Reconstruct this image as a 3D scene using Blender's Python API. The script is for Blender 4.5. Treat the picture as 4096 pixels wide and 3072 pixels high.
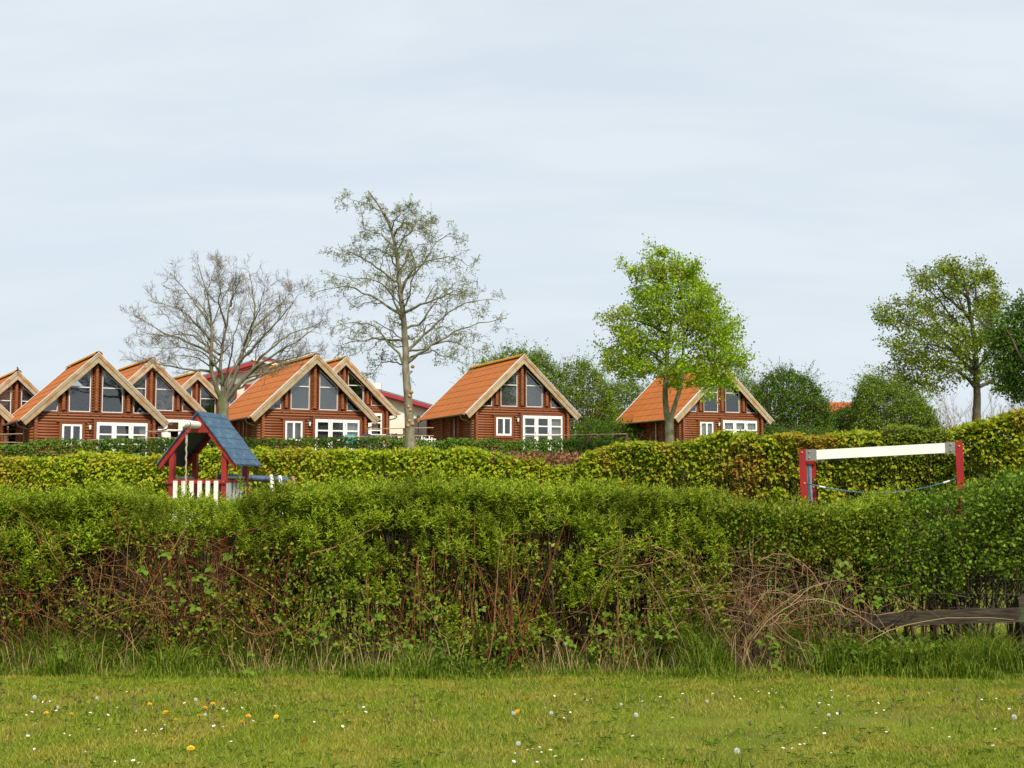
import bpy, math, random
import numpy as np
from mathutils import Vector

random.seed(7)
rng = np.random.default_rng(11)
S = bpy.context.scene
COL = S.collection
for o in list(bpy.data.objects):
    bpy.data.objects.remove(o)

# ------------------------------------------------------------------ camera
FPX, CX, CY, HOR, EYE = 5000.0, 2048.0, 1536.0, 1945.0, 1.6      # photo is 4096 x 3072
PITCH = math.atan((HOR - CY) / FPX)
cam = bpy.data.cameras.new("camera")
cam.sensor_width = 36.0
cam.lens = 36.0 * FPX / 4096.0
cam.clip_start = 0.1
cam.clip_end = 6000
camo = bpy.data.objects.new("camera", cam)
camo.location = (0, 0, EYE)
camo.rotation_euler = (math.pi / 2 + PITCH, 0, 0)
COL.objects.link(camo)
S.camera = camo

def at(px, py, depth):
    """the point of the place seen at photo pixel (px, py), depth metres ahead"""
    u, v = (px - CX) / FPX, (CY - py) / FPX
    c, s = math.cos(PITCH), math.sin(PITCH)
    dy, dz = c - v * s, s + v * c
    t = depth / dy
    return Vector((u * t, depth, EYE + dz * t))

# ------------------------------------------------------------------ sky and sun
SUN_EL, SUN_AZ = math.radians(48), math.radians(24)               # azimuth: right of straight behind the camera
world = bpy.data.worlds.new("World")
S.world = world
world.use_nodes = True
wt = world.node_tree
wt.nodes.clear()
def wn(t, **k):
    n = wt.nodes.new(t)
    for a, b in k.items():
        setattr(n, a, b)
    return n
sky = wn("ShaderNodeTexSky", sky_type='NISHITA', sun_disc=False, sun_elevation=SUN_EL,
         sun_rotation=math.pi - SUN_AZ, air_density=1.0, dust_density=3.0, ozone_density=1.0)
bg1 = wn("ShaderNodeBackground"); bg1.inputs[1].default_value = 0.13
bg2 = wn("ShaderNodeBackground"); bg2.inputs[0].default_value = (0.672, 0.742, 0.802, 1); bg2.inputs[1].default_value = 1.0
tc = wn("ShaderNodeTexCoord")
sep = wn("ShaderNodeSeparateXYZ")
zadd = wn("ShaderNodeMath", operation='ADD'); zadd.inputs[1].default_value = 0.22
zmax = wn("ShaderNodeMath", operation='MAXIMUM'); zmax.inputs[1].default_value = 0.05
dx = wn("ShaderNodeMath", operation='DIVIDE'); dy = wn("ShaderNodeMath", operation='DIVIDE')
comb = wn("ShaderNodeCombineXYZ")
mp = wn("ShaderNodeMapping"); mp.inputs['Scale'].default_value = (0.9, 2.6, 1); mp.inputs['Rotation'].default_value = (0, 0, 0.22)
nz = wn("ShaderNodeTexNoise"); nz.inputs['Scale'].default_value = 1.6; nz.inputs['Detail'].default_value = 7; nz.inputs['Roughness'].default_value = 0.56; nz.inputs['Distortion'].default_value = 0.25
ramp = wn("ShaderNodeMapRange"); ramp.inputs['From Min'].default_value = 0.36; ramp.inputs['From Max'].default_value = 0.62; ramp.inputs['To Min'].default_value = 0.84; ramp.inputs['To Max'].default_value = 0.98
mix = wn("ShaderNodeMixShader"); out = wn("ShaderNodeOutputWorld")
L = wt.links.new
L(tc.outputs['Generated'], sep.inputs[0]); L(sep.outputs[2], zmax.inputs[0]); L(zmax.outputs[0], zadd.inputs[0])
L(sep.outputs[0], dx.inputs[0]); L(zadd.outputs[0], dx.inputs[1]); L(sep.outputs[1], dy.inputs[0]); L(zadd.outputs[0], dy.inputs[1])
L(dx.outputs[0], comb.inputs[0]); L(dy.outputs[0], comb.inputs[1]); L(comb.outputs[0], mp.inputs[0]); L(mp.outputs[0], nz.inputs['Vector'])
L(nz.outputs[0], ramp.inputs[0]); L(ramp.outputs[0], mix.inputs[0])
L(sky.outputs[0], bg1.inputs[0]); L(bg1.outputs[0], mix.inputs[1]); L(bg2.outputs[0], mix.inputs[2]); L(mix.outputs[0], out.inputs[0])

sun = bpy.data.lights.new("sun", 'SUN')
sun.energy = 4.8
sun.angle = math.radians(7)
sun.color = (1.0, 0.92, 0.78)
suno = bpy.data.objects.new("sun", sun)
sd = Vector((math.sin(SUN_AZ) * math.cos(SUN_EL), -math.cos(SUN_AZ) * math.cos(SUN_EL), math.sin(SUN_EL)))
suno.rotation_euler = sd.to_track_quat('Z', 'Y').to_euler()
suno.location = (0, 0, 60)
COL.objects.link(suno)

S.view_settings.view_transform = 'Standard'
S.view_settings.look = 'None'
S.view_settings.exposure = 0.2
S.view_settings.gamma = 1.0

# ------------------------------------------------------------------ helpers: materials
MATS = {}
def nt(name):
    m = bpy.data.materials.new(name)
    m.use_nodes = True
    n = m.node_tree
    n.nodes.clear()
    return m, n, n.links.new

def mat(name, col, col2=None, rough=0.6, scale=6.0, stretch=(1, 1, 1), bump=0.0, bscale=None, metal=0.0, spec=0.4,
        island=0.0, detail=6, coord='Object', lo=0.35, hi=0.65, col3=None, s3=0.6, l3=0.56, h3=0.66):
    """noise-varied paint, wood, stone; col2 = second tone, col3 = stains; island = random value per piece"""
    m, n, L = nt(name)
    N = n.nodes.new
    o = N("ShaderNodeOutputMaterial"); p = N("ShaderNodeBsdfPrincipled")
    p.inputs['Roughness'].default_value = rough
    p.inputs['Metallic'].default_value = metal
    p.inputs['Specular IOR Level'].default_value = spec
    L(p.outputs[0], o.inputs[0])
    tc = N("ShaderNodeTexCoord"); mp = N("ShaderNodeMapping"); mp.inputs['Scale'].default_value = stretch
    L(tc.outputs[coord], mp.inputs[0])
    nz = N("ShaderNodeTexNoise"); nz.inputs['Scale'].default_value = scale; nz.inputs['Detail'].default_value = detail
    L(mp.outputs[0], nz.inputs['Vector'])
    cur = None
    if col2 is not None:
        mr = N("ShaderNodeMapRange"); mr.inputs[1].default_value = lo; mr.inputs[2].default_value = hi
        L(nz.outputs[0], mr.inputs[0])
        mx = N("ShaderNodeMix"); mx.data_type = 'RGBA'
        mx.inputs[6].default_value = (*col, 1); mx.inputs[7].default_value = (*col2, 1)
        L(mr.outputs[0], mx.inputs[0]); cur = mx.outputs[2]
    if col3 is not None:
        nz3 = N("ShaderNodeTexNoise"); nz3.inputs['Scale'].default_value = s3; nz3.inputs['Detail'].default_value = 8
        L(tc.outputs[coord], nz3.inputs['Vector'])
        mr3 = N("ShaderNodeMapRange"); mr3.inputs[1].default_value = l3; mr3.inputs[2].default_value = h3
        L(nz3.outputs[0], mr3.inputs[0])
        mx3 = N("ShaderNodeMix"); mx3.data_type = 'RGBA'
        if cur is not None: L(cur, mx3.inputs[6])
        else: mx3.inputs[6].default_value = (*col, 1)
        mx3.inputs[7].default_value = (*col3, 1)
        L(mr3.outputs[0], mx3.inputs[0]); cur = mx3.outputs[2]
    if island > 0:
        hs = N("ShaderNodeHueSaturation")
        ge = N("ShaderNodeObjectInfo")
        mr = N("ShaderNodeMapRange"); mr.inputs[3].default_value = 1 - island; mr.inputs[4].default_value = 1 + island
        L(ge.outputs['Random'], mr.inputs[0]); L(mr.outputs[0], hs.inputs['Value'])
        if cur is not None: L(cur, hs.inputs['Color'])
        else: hs.inputs['Color'].default_value = (*col, 1)
        cur = hs.outputs[0]
    if cur is not None: L(cur, p.inputs['Base Color'])
    else: p.inputs['Base Color'].default_value = (*col, 1)
    if bump > 0:
        b = N("ShaderNodeBump"); b.inputs['Strength'].default_value = bump; b.inputs['Distance'].default_value = 0.02
        if bscale:
            nb = N("ShaderNodeTexNoise"); nb.inputs['Scale'].default_value = bscale; nb.inputs['Detail'].default_value = 5
            L(mp.outputs[0], nb.inputs['Vector']); L(nb.outputs[0], b.inputs['Height'])
        else:
            L(nz.outputs[0], b.inputs['Height'])
        L(b.outputs[0], p.inputs['Normal'])
    MATS[name] = m
    return m

def leafmat(name, cols, trans=0.35, rough=0.45, patch=None, patch_scale=0.9, lo=0.5, hi=0.62, spec=0.12):
    """leaves: one colour picked per leaf from cols, patch = second set of colours that takes over in drifts"""
    m, n, L = nt(name)
    N = n.nodes.new
    o = N("ShaderNodeOutputMaterial"); p = N("ShaderNodeBsdfPrincipled"); t = N("ShaderNodeBsdfTranslucent"); mx = N("ShaderNodeMixShader")
    p.inputs['Roughness'].default_value = rough; p.inputs['Specular IOR Level'].default_value = spec
    ge = N("ShaderNodeNewGeometry")
    def ramp(cs):
        r = N("ShaderNodeValToRGB"); e = r.color_ramp.elements
        while len(e) < len(cs): e.new(0.5)
        for i, c in enumerate(cs):
            e[i].position = i / max(1, len(cs) - 1); e[i].color = (*c, 1)
        L(ge.outputs['Random Per Island'], r.inputs[0]); return r.outputs[0]
    cur = ramp(cols)
    if patch:
        tc = N("ShaderNodeTexCoord"); nz = N("ShaderNodeTexNoise"); nz.inputs['Scale'].default_value = patch_scale; nz.inputs['Detail'].default_value = 4
        L(tc.outputs['Object'], nz.inputs['Vector'])
        mr = N("ShaderNodeMapRange"); mr.inputs[1].default_value = lo; mr.inputs[2].default_value = hi
        L(nz.outputs[0], mr.inputs[0])
        m2 = N("ShaderNodeMix"); m2.data_type = 'RGBA'
        L(mr.outputs[0], m2.inputs[0]); L(cur, m2.inputs[6]); L(ramp(patch), m2.inputs[7]); cur = m2.outputs[2]
    L(cur, p.inputs['Base Color']); L(cur, t.inputs['Color'])
    mx.inputs[0].default_value = trans
    L(p.outputs[0], mx.inputs[1]); L(t.outputs[0], mx.inputs[2]); L(mx.outputs[0], o.inputs[0])
    MATS[name] = m
    return m

def glassmat(name, refl, tint):
    m, n, L = nt(name)
    N = n.nodes.new
    o = N("ShaderNodeOutputMaterial"); g = N("ShaderNodeBsdfGlossy"); t = N("ShaderNodeBsdfTransparent"); mx = N("ShaderNodeMixShader")
    lw = N("ShaderNodeLayerWeight"); lw.inputs[0].default_value = 0.25
    ma = N("ShaderNodeMath"); ma.operation = 'ADD'; ma.inputs[1].default_value = refl; ma.use_clamp = True
    L(lw.outputs['Fresnel'], ma.inputs[0]); L(ma.outputs[0], mx.inputs[0])
    g.inputs['Roughness'].default_value = 0.02; g.inputs['Color'].default_value = (0.9, 0.92, 0.95, 1)
    t.inputs['Color'].default_value = (*tint, 1)
    L(t.outputs[0], mx.inputs[1]); L(g.outputs[0], mx.inputs[2]); L(mx.outputs[0], o.inputs[0])
    MATS[name] = m
    return m

# ------------------------------------------------------------------ helpers: meshes
def mesh_np(name, V, Fs, mats, smooth=False, matidx=None):
    """V (n,3); Fs = list of int arrays (m,k)"""
    me = bpy.data.meshes.new(name)
    V = np.asarray(V, dtype=np.float32)
    if not isinstance(Fs, (list, tuple)): Fs = [Fs]
    Fs = [np.asarray(f, dtype=np.int32) for f in Fs if len(f)]
    nl = sum(f.size for f in Fs); nf = sum(len(f) for f in Fs)
    me.vertices.add(len(V)); me.vertices.foreach_set("co", V.ravel())
    me.loops.add(nl); me.polygons.add(nf)
    me.loops.foreach_set("vertex_index", np.concatenate([f.ravel() for f in Fs]))
    tot = np.concatenate([np.full(len(f), f.shape[1], dtype=np.int32) for f in Fs])
    st = np.zeros(nf, dtype=np.int32); st[1:] = np.cumsum(tot)[:-1]
    me.polygons.foreach_set("loop_start", st)
    me.polygons.foreach_set("loop_total", tot)
    if matidx is not None: me.polygons.foreach_set("material_index", np.asarray(matidx, dtype=np.int32))
    if smooth: me.polygons.foreach_set("use_smooth", np.ones(nf, dtype=bool))
    for m in (mats if isinstance(mats, (list, tuple)) else [mats]):
        me.materials.append(MATS[m] if isinstance(m, str) else m)
    me.update(calc_edges=True)
    return me

def link(name, me, parent=None, loc=(0, 0, 0), rot=(0, 0, 0), scale=(1, 1, 1)):
    o = bpy.data.objects.new(name, me)
    o.location = loc; o.rotation_euler = rot; o.scale = scale
    COL.objects.link(o)
    if parent is not None: o.parent = parent
    return o

def tag(o, label=None, cat=None, group=None, kind=None):
    if label: o["label"] = label
    if cat: o["category"] = cat
    if group: o["group"] = group
    if kind: o["kind"] = kind
    return o

def thing(name, label, cat, loc=(0, 0, 0), rz=0.0, group=None):
    return tag(link(name, None, None, loc, (0, 0, rz)), label, cat, group)

class MB:
    """collects touching shapes into one mesh"""
    def __init__(s): s.v, s.f = [], []
    def add(s, V, F):
        b = len(s.v); s.v += [tuple(p) for p in V]; s.f += [tuple(b + i for i in f) for f in F]; return s
    def box(s, x0, x1, y0, y1, z0, z1):
        return s.add([(x0, y0, z0), (x1, y0, z0), (x1, y1, z0), (x0, y1, z0), (x0, y0, z1), (x1, y0, z1), (x1, y1, z1), (x0, y1, z1)],
                     [(0, 3, 2, 1), (4, 5, 6, 7), (0, 1, 5, 4), (1, 2, 6, 5), (2, 3, 7, 6), (3, 0, 4, 7)])
    def prism(s, poly, y0, y1):
        """poly = [(x,z)...] counter-clockwise seen from -y, extruded along y"""
        n = len(poly)
        V = [(x, y0, z) for x, z in poly] + [(x, y1, z) for x, z in poly]
        F = [tuple(range(n)), tuple(range(2 * n - 1, n - 1, -1))] + [((i + 1) % n, i, n + i, n + (i + 1) % n) for i in range(n)]
        return s.add(V, F)
    def tube(s, pts, rad, sides=8, cap=True):
        pts = [Vector(p) for p in pts]; n = len(pts)
        if not hasattr(rad, '__len__'): rad = [rad] * n
        V, F = [], []
        prev = None
        for i, p in enumerate(pts):
            t = (pts[min(i + 1, n - 1)] - pts[max(i - 1, 0)]).normalized()
            if prev is None:
                a = t.cross(Vector((0, 0, 1)))
                if a.length < 0.1: a = t.cross(Vector((1, 0, 0)))
            else:
                a = prev - t * prev.dot(t)
            a.normalize(); prev = a
            b = t.cross(a)
            for k in range(sides):
                an = 2 * math.pi * k / sides
                V.append(p + (a * math.cos(an) + b * math.sin(an)) * rad[i])
        for i in range(n - 1):
            for k in range(sides):
                k2 = (k + 1) % sides
                F.append((i * sides + k, i * sides + k2, (i + 1) * sides + k2, (i + 1) * sides + k))
        if cap:
            F.append(tuple(range(sides - 1, -1, -1))); F.append(tuple((n - 1) * sides + k for k in range(sides)))
        return s.add(V, F)
    def beam(s, p0, p1, w, h, roll=0.0):
        """square bar from p0 to p1, w across, h in the upright direction"""
        p0, p1 = Vector(p0), Vector(p1); t = (p1 - p0).normalized()
        a = t.cross(Vector((0, 0, 1)))
        if a.length < 0.05: a = Vector((1, 0, 0)) if abs(t.x) < .9 else Vector((0, 1, 0))
        a.normalize(); b = a.cross(t)
        if roll: a, b = a * math.cos(roll) + b * math.sin(roll), b * math.cos(roll) - a * math.sin(roll)
        V = []
        for p in (p0, p1):
            V += [p - a * w / 2 - b * h / 2, p + a * w / 2 - b * h / 2, p + a * w / 2 + b * h / 2, p - a * w / 2 + b * h / 2]
        return s.add(V, [(3, 2, 1, 0), (4, 5, 6, 7), (0, 1, 5, 4), (1, 2, 6, 5), (2, 3, 7, 6), (3, 0, 4, 7)])
    def ball(s, c, r, seg=8, rings=5, sq=(1, 1, 1)):
        V, F = [], []
        for i in range(rings + 1):
            th = math.pi * i / rings
            for k in range(seg):
                ph = 2 * math.pi * k / seg
                V.append((c[0] + r * sq[0] * math.sin(th) * math.cos(ph), c[1] + r * sq[1] * math.sin(th) * math.sin(ph), c[2] + r * sq[2] * math.cos(th)))
        for i in range(rings):
            for k in range(seg):
                k2 = (k + 1) % seg
                F.append((i * seg + k, (i + 1) * seg + k, (i + 1) * seg + k2, i * seg + k2))
        return s.add(V, F)
    def mesh(s, name, m, smooth=False):
        me = bpy.data.meshes.new(name); me.from_pydata(s.v, [], s.f)
        for mm in (m if isinstance(m, (list, tuple)) else [m]): me.materials.append(MATS[mm])
        if smooth: me.polygons.foreach_set("use_smooth", [True] * len(me.polygons))
        me.update(); return me
    def build(s, name, m, parent=None, smooth=False, **k):
        return link(name, s.mesh(name, m, smooth), parent, **k)

def copy_tree(o, parent=None):
    c = o.copy(); COL.objects.link(c); c.parent = parent
    for ch in list(o.children): copy_tree(ch, c)
    return c

def tubes(groups):
    """groups: list of (P (m,n,3), R (m,n), sides) -> V, F"""
    VV, FF, base = [], [], 0
    for P, R, s in groups:
        m, n, _ = P.shape
        if m == 0: continue
        T = np.gradient(P, axis=1); T /= np.linalg.norm(T, axis=2, keepdims=True) + 1e-9
        ref = np.zeros((m, 1, 3)); ax = np.argmin(np.abs(T.mean(axis=1)), axis=1); ref[np.arange(m), 0, ax] = 1
        A = np.cross(T, np.broadcast_to(ref, T.shape)); A /= np.linalg.norm(A, axis=2, keepdims=True) + 1e-9
        B = np.cross(T, A)
        an = np.arange(s) * 2 * np.pi / s
        ring = P[:, :, None, :] + R[:, :, None, None] * (np.cos(an)[None, None, :, None] * A[:, :, None, :] + np.sin(an)[None, None, :, None] * B[:, :, None, :])
        VV.append(ring.reshape(-1, 3))
        i = np.arange(n - 1)[:, None]; k = np.arange(s)[None, :]; k2 = (k + 1) % s
        q = np.stack([i * s + k, i * s + k2, (i + 1) * s + k2, (i + 1) * s + k], -1).reshape(-1, 4)
        F = (q[None] + (np.arange(m) * n * s)[:, None, None]).reshape(-1, 4) + base
        FF.append(F); base += m * n * s
    return np.concatenate(VV), np.concatenate(FF)

def resample(pts, n):
    pts = np.asarray(pts, float); d = np.r_[0, np.cumsum(np.linalg.norm(np.diff(pts, axis=0), axis=1))]
    t = np.linspace(0, d[-1], n)
    # smooth catmull-like: linear resample then light smoothing
    q = np.stack([np.interp(t, d, pts[:, k]) for k in range(3)], 1)
    for _ in range(2):
        q[1:-1] = 0.25 * q[:-2] + 0.5 * q[1:-1] + 0.25 * q[2:]
    return q

def spawn(P, R, c, n, ang, lenf, rf, up=0.1, noise=0.06, tmin=0.2, tmax=1.0, lmin=0.0, tip=0.35, taper=0.6, dep=None):
    """c children on each parent polyline; returns child polylines and radii"""
    m, np_, _ = P.shape
    t = tmin + (tmax - tmin) * (np.arange(c)[None, :] + rng.random((m, c))) / c
    f = t * (np_ - 1); i0 = np.clip(np.floor(f).astype(int), 0, np_ - 2); w = (f - i0)[..., None]
    rows = np.arange(m)[:, None]
    base = P[rows, i0] * (1 - w) + P[rows, i0 + 1] * w
    rad = R[rows, i0] * (1 - w[..., 0]) + R[rows, i0 + 1] * w[..., 0]
    tan = P[rows, i0 + 1] - P[rows, i0]; tan /= np.linalg.norm(tan, axis=2, keepdims=True) + 1e-9
    plen = np.linalg.norm(np.diff(P, axis=1), axis=2).sum(1)[:, None]
    rv = rng.normal(size=(m, c, 3)); rv -= (rv * tan).sum(2, keepdims=True) * tan; rv /= np.linalg.norm(rv, axis=2, keepdims=True) + 1e-9
    a = ang * (0.7 + 0.6 * rng.random((m, c, 1)))
    d = tan * np.cos(a) + rv * np.sin(a); d[..., 2] += up; d /= np.linalg.norm(d, axis=2, keepdims=True)
    ln = np.maximum(plen * lenf * (1 - taper * (t - tmin) / max(1e-6, 1 - tmin)) * (0.6 + 0.8 * rng.random((m, c))), lmin)[..., None, None]
    s = np.linspace(0, 1, n)[None, None, :, None]
    wal = np.cumsum(rng.normal(size=(m, c, n, 3)) * noise, axis=2); wal -= wal[:, :, :1]
    bend = np.zeros((m, c, n, 3)); bend[..., 2] = (s[..., 0] ** 2) * up * 0.8
    Q = base[:, :, None, :] + ln * (d[:, :, None, :] * s + bend + wal)
    r0 = np.minimum(rad * rf, rad * 0.9)[..., None]
    RR = r0 * (1 - (1 - tip) * np.linspace(0, 1, n)[None, None, :])
    return Q.reshape(m * c, n, 3), RR.reshape(m * c, n)

def frames(d, roll=None):
    """rotation matrices whose y axis is d, x axis random around it"""
    d = d / (np.linalg.norm(d, axis=1, keepdims=True) + 1e-9)
    r = rng.normal(size=d.shape) if roll is None else roll
    x = np.cross(d, r); x /= np.linalg.norm(x, axis=1, keepdims=True) + 1e-9
    z = np.cross(x, d)
    return np.stack([x, d, z], axis=2)

def scatter(tv, tf, pos, rot, sc):
    tv = np.asarray(tv, float); tf = np.asarray(tf)
    m, n = len(pos), len(tv)
    sc = np.asarray(sc, float)
    loc = tv[None] * (sc[:, None, None] if sc.ndim == 1 else sc[:, None, :])
    V = np.einsum('mij,mnj->mni', rot, loc) + pos[:, None, :]
    F = (tf[None] + (np.arange(m) * n)[:, None, None]).reshape(-1, tf.shape[1])
    return V.reshape(-1, 3), F

def join(parts):
    VV, FF, b = [], [], 0
    for V, F in parts:
        VV.append(V); FF.append(np.asarray(F) + b); b += len(V)
    return np.concatenate(VV), np.concatenate(FF)

# leaf templates: y = along the leaf (unit length), x = across, folded along the midrib (triangles)
DIAMOND = (np.array([(0, 0, 0), (0.5, 0.45, 0.12), (0, 1, -0.05), (-0.5, 0.45, 0.12)]), np.array([(0, 1, 2), (0, 2, 3)]))
OVAL = (np.array([(0, 0, 0), (0.42, 0.28, 0.08), (0.40, 0.66, 0.06), (0, 1.0, -0.10), (-0.40, 0.66, 0.06), (-0.42, 0.28, 0.08)]),
        np.array([(0, 1, 2), (0, 2, 3), (0, 3, 4), (0, 4, 5)]))
LANCE = (np.array([(0, 0, 0), (0.5, 0.38, 0.10), (0, 1, -0.22), (-0.5, 0.38, 0.10)]), np.array([(0, 1, 2), (0, 2, 3)]))

def vnoise(p, scale, seed=0):
    """cheap value noise 0..1"""
    q = np.asarray(p) * scale + seed * 17.31
    i = np.floor(q).astype(np.int64); f = q - i; f = f * f * (3 - 2 * f)
    def h(a):
        v = (a[..., 0] * 374761393 + a[..., 1] * 668265263 + a[..., 2] * 2147483647 + seed * 144269) & 0x7fffffff
        v = ((v ^ (v >> 13)) * 1274126177) & 0x7fffffff
        return ((v ^ (v >> 16)) & 0xffff) / 65535.0
    r = 0
    for a in (0, 1):
        for b in (0, 1):
            for c in (0, 1):
                w = (f[..., 0] if a else 1 - f[..., 0]) * (f[..., 1] if b else 1 - f[..., 1]) * (f[..., 2] if c else 1 - f[..., 2])
                r = r + w * h(i + np.array([a, b, c]))
    return r

# ------------------------------------------------------------------ materials
mat("ground_grass", (0.078, 0.102, 0.011), (0.155, 0.18, 0.02), rough=0.9, scale=1.3, bump=0.5, bscale=60, spec=0.1, detail=9,
    col3=(0.16, 0.14, 0.05), s3=2.1, l3=0.58, h3=0.72)
mat("soil", (0.055, 0.040, 0.026), (0.11, 0.08, 0.05), rough=0.95, scale=9, bump=0.6, spec=0.05)
leafmat("blade", [(0.095, 0.155, 0.008), (0.165, 0.235, 0.014), (0.235, 0.295, 0.022), (0.34, 0.345, 0.05)], trans=0.3, rough=0.5,
        patch=[(0.19, 0.205, 0.016), (0.30, 0.28, 0.035), (0.42, 0.35, 0.085)], patch_scale=1.6, lo=0.44, hi=0.58)
leafmat("tall_blade", [(0.045, 0.090, 0.006), (0.095, 0.165, 0.009), (0.16, 0.235, 0.015), (0.27, 0.30, 0.05)], trans=0.35)
leafmat("dry_blade", [(0.30, 0.20, 0.09), (0.42, 0.31, 0.16), (0.24, 0.14, 0.06)], trans=0.15, rough=0.8, spec=0.1)
leafmat("willow_leaf", [(0.095, 0.165, 0.006), (0.20, 0.295, 0.010), (0.32, 0.42, 0.020), (0.50, 0.54, 0.08)], trans=0.42, rough=0.45,
        patch=[(0.075, 0.115, 0.006), (0.14, 0.195, 0.010), (0.23, 0.27, 0.02)], patch_scale=2.4)
leafmat("hawthorn_leaf", [(0.055, 0.10, 0.006), (0.115, 0.18, 0.009), (0.19, 0.255, 0.015), (0.28, 0.25, 0.035)], trans=0.3, rough=0.38)
leafmat("hawthorn_dark", [(0.040, 0.080, 0.007), (0.080, 0.145, 0.010), (0.135, 0.22, 0.015), (0.21, 0.30, 0.024)], trans=0.3, rough=0.38)
leafmat("bramble_leaf", [(0.06, 0.115, 0.010), (0.11, 0.185, 0.016), (0.17, 0.255, 0.03)], trans=0.3, rough=0.5)
leafmat("beech_leaf", [(0.12, 0.205, 0.008), (0.25, 0.345, 0.011), (0.39, 0.455, 0.018), (0.50, 0.48, 0.03)], trans=0.42, rough=0.4,
        patch=[(0.16, 0.22, 0.012), (0.32, 0.35, 0.018), (0.46, 0.38, 0.03), (0.40, 0.22, 0.035)], patch_scale=0.55, lo=0.48, hi=0.64)
leafmat("beech_bronze", [(0.11, 0.19, 0.008), (0.23, 0.315, 0.011), (0.36, 0.41, 0.02), (0.42, 0.36, 0.03)], trans=0.4, rough=0.4,
        patch=[(0.22, 0.25, 0.018), (0.38, 0.30, 0.03), (0.44, 0.22, 0.035), (0.32, 0.12, 0.03)], patch_scale=0.7, lo=0.455, hi=0.575)
leafmat("dead_leaf", [(0.20, 0.085, 0.04), (0.30, 0.15, 0.08), (0.14, 0.06, 0.03)], trans=0.15, rough=0.7)
leafmat("privet_leaf", [(0.045, 0.095, 0.008), (0.085, 0.165, 0.012), (0.14, 0.24, 0.02)], trans=0.25, rough=0.4)
leafmat("maple_leaf", [(0.115, 0.235, 0.006), (0.215, 0.37, 0.010), (0.325, 0.475, 0.014), (0.44, 0.53, 0.03)], trans=0.42, rough=0.42,
        patch=[(0.20, 0.28, 0.02), (0.28, 0.35, 0.025), (0.36, 0.37, 0.05)], patch_scale=0.5)
leafmat("sycamore_leaf", [(0.085, 0.145, 0.010), (0.155, 0.235, 0.014), (0.235, 0.305, 0.024), (0.34, 0.34, 0.045)], trans=0.38, rough=0.42)
leafmat("dusk_leaf", [(0.045, 0.10, 0.014), (0.085, 0.165, 0.022), (0.14, 0.24, 0.03)], trans=0.3, rough=0.42)
leafmat("sparse_leaf", [(0.12, 0.17, 0.03), (0.19, 0.25, 0.04), (0.28, 0.32, 0.07)], trans=0.35)
leafmat("bush_leaf", [(0.065, 0.120, 0.010), (0.12, 0.20, 0.015), (0.19, 0.285, 0.024), (0.28, 0.35, 0.05)], trans=0.32, rough=0.45)
leafmat("cane", [(0.05, 0.022, 0.012), (0.12, 0.045, 0.020), (0.19, 0.075, 0.030), (0.30, 0.165, 0.08), (0.17, 0.045, 0.018), (0.08, 0.05, 0.026)], trans=0.0, rough=0.85, spec=0.05)
leafmat("pale_cane", [(0.12, 0.072, 0.036), (0.24, 0.155, 0.08), (0.40, 0.29, 0.165), (0.17, 0.07, 0.034), (0.10, 0.065, 0.038)], trans=0.0, rough=0.85, spec=0.05)
leafmat("dark_twig", [(0.030, 0.024, 0.018), (0.065, 0.050, 0.034), (0.10, 0.075, 0.05), (0.15, 0.08, 0.045)], trans=0.0, rough=0.85, spec=0.1)
mat("bark_grey", (0.13, 0.115, 0.085), (0.24, 0.215, 0.16), rough=0.9, scale=7, stretch=(1, 1, 0.35), bump=0.7, bscale=14, spec=0.1, col3=(0.13, 0.14, 0.055), s3=1.6, l3=0.5, h3=0.62)
mat("bark_pale", (0.125, 0.11, 0.075), (0.25, 0.22, 0.16), rough=0.9, scale=6, stretch=(1, 1, 0.4), bump=0.7, bscale=14, spec=0.1, col3=(0.12, 0.10, 0.06), s3=2.2, l3=0.55, h3=0.66)
mat("bark_dark", (0.055, 0.045, 0.032), (0.12, 0.10, 0.07), rough=0.9, scale=8, stretch=(1, 1, 0.35), bump=0.7, bscale=14, spec=0.1, col3=(0.16, 0.085, 0.02), s3=1.4, l3=0.58, h3=0.68)
mat("twig_brown", (0.155, 0.12, 0.08), (0.25, 0.20, 0.14), rough=0.9, scale=3, spec=0.1)
mat("twig_dark", (0.07, 0.055, 0.045), (0.13, 0.10, 0.08), rough=0.9, scale=3, spec=0.1)
mat("cut_wood", (0.50, 0.30, 0.15), (0.38, 0.20, 0.09), rough=0.8, scale=20)
# house
mat("log_wood", (0.165, 0.050, 0.017), (0.275, 0.090, 0.028), rough=0.55, scale=5, stretch=(0.6, 8, 8), island=0.16, bump=0.25, spec=0.35, col3=(0.085, 0.027, 0.012), s3=1.3, l3=0.56, h3=0.72)
mat("trim_wood", (0.20, 0.060, 0.021), (0.145, 0.043, 0.017), rough=0.55, scale=5, stretch=(4, 4, 0.7), bump=0.2)
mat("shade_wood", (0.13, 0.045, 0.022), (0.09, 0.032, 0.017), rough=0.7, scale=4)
mat("barge_wood", (0.40, 0.315, 0.205), (0.29, 0.215, 0.13), rough=0.7, scale=3.2, stretch=(1, 1, 1), bump=0.2, col3=(0.34, 0.17, 0.05), s3=2.3, l3=0.52, h3=0.66, island=0.1)
mat("roof_orange", (0.35, 0.102, 0.018), (0.43, 0.140, 0.027), rough=0.75, scale=1.6, stretch=(1, 1, 1), bump=0.0, spec=0.2, island=0.05, col3=(0.40, 0.095, 0.018), s3=0.7, l3=0.53, h3=0.75)
mat("ridge_moss", (0.50, 0.31, 0.05), (0.48, 0.19, 0.035), rough=0.95, scale=7, bump=0.8, bscale=20, spec=0.05, col3=(0.36, 0.28, 0.04), s3=4, l3=0.47, h3=0.6)
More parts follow.
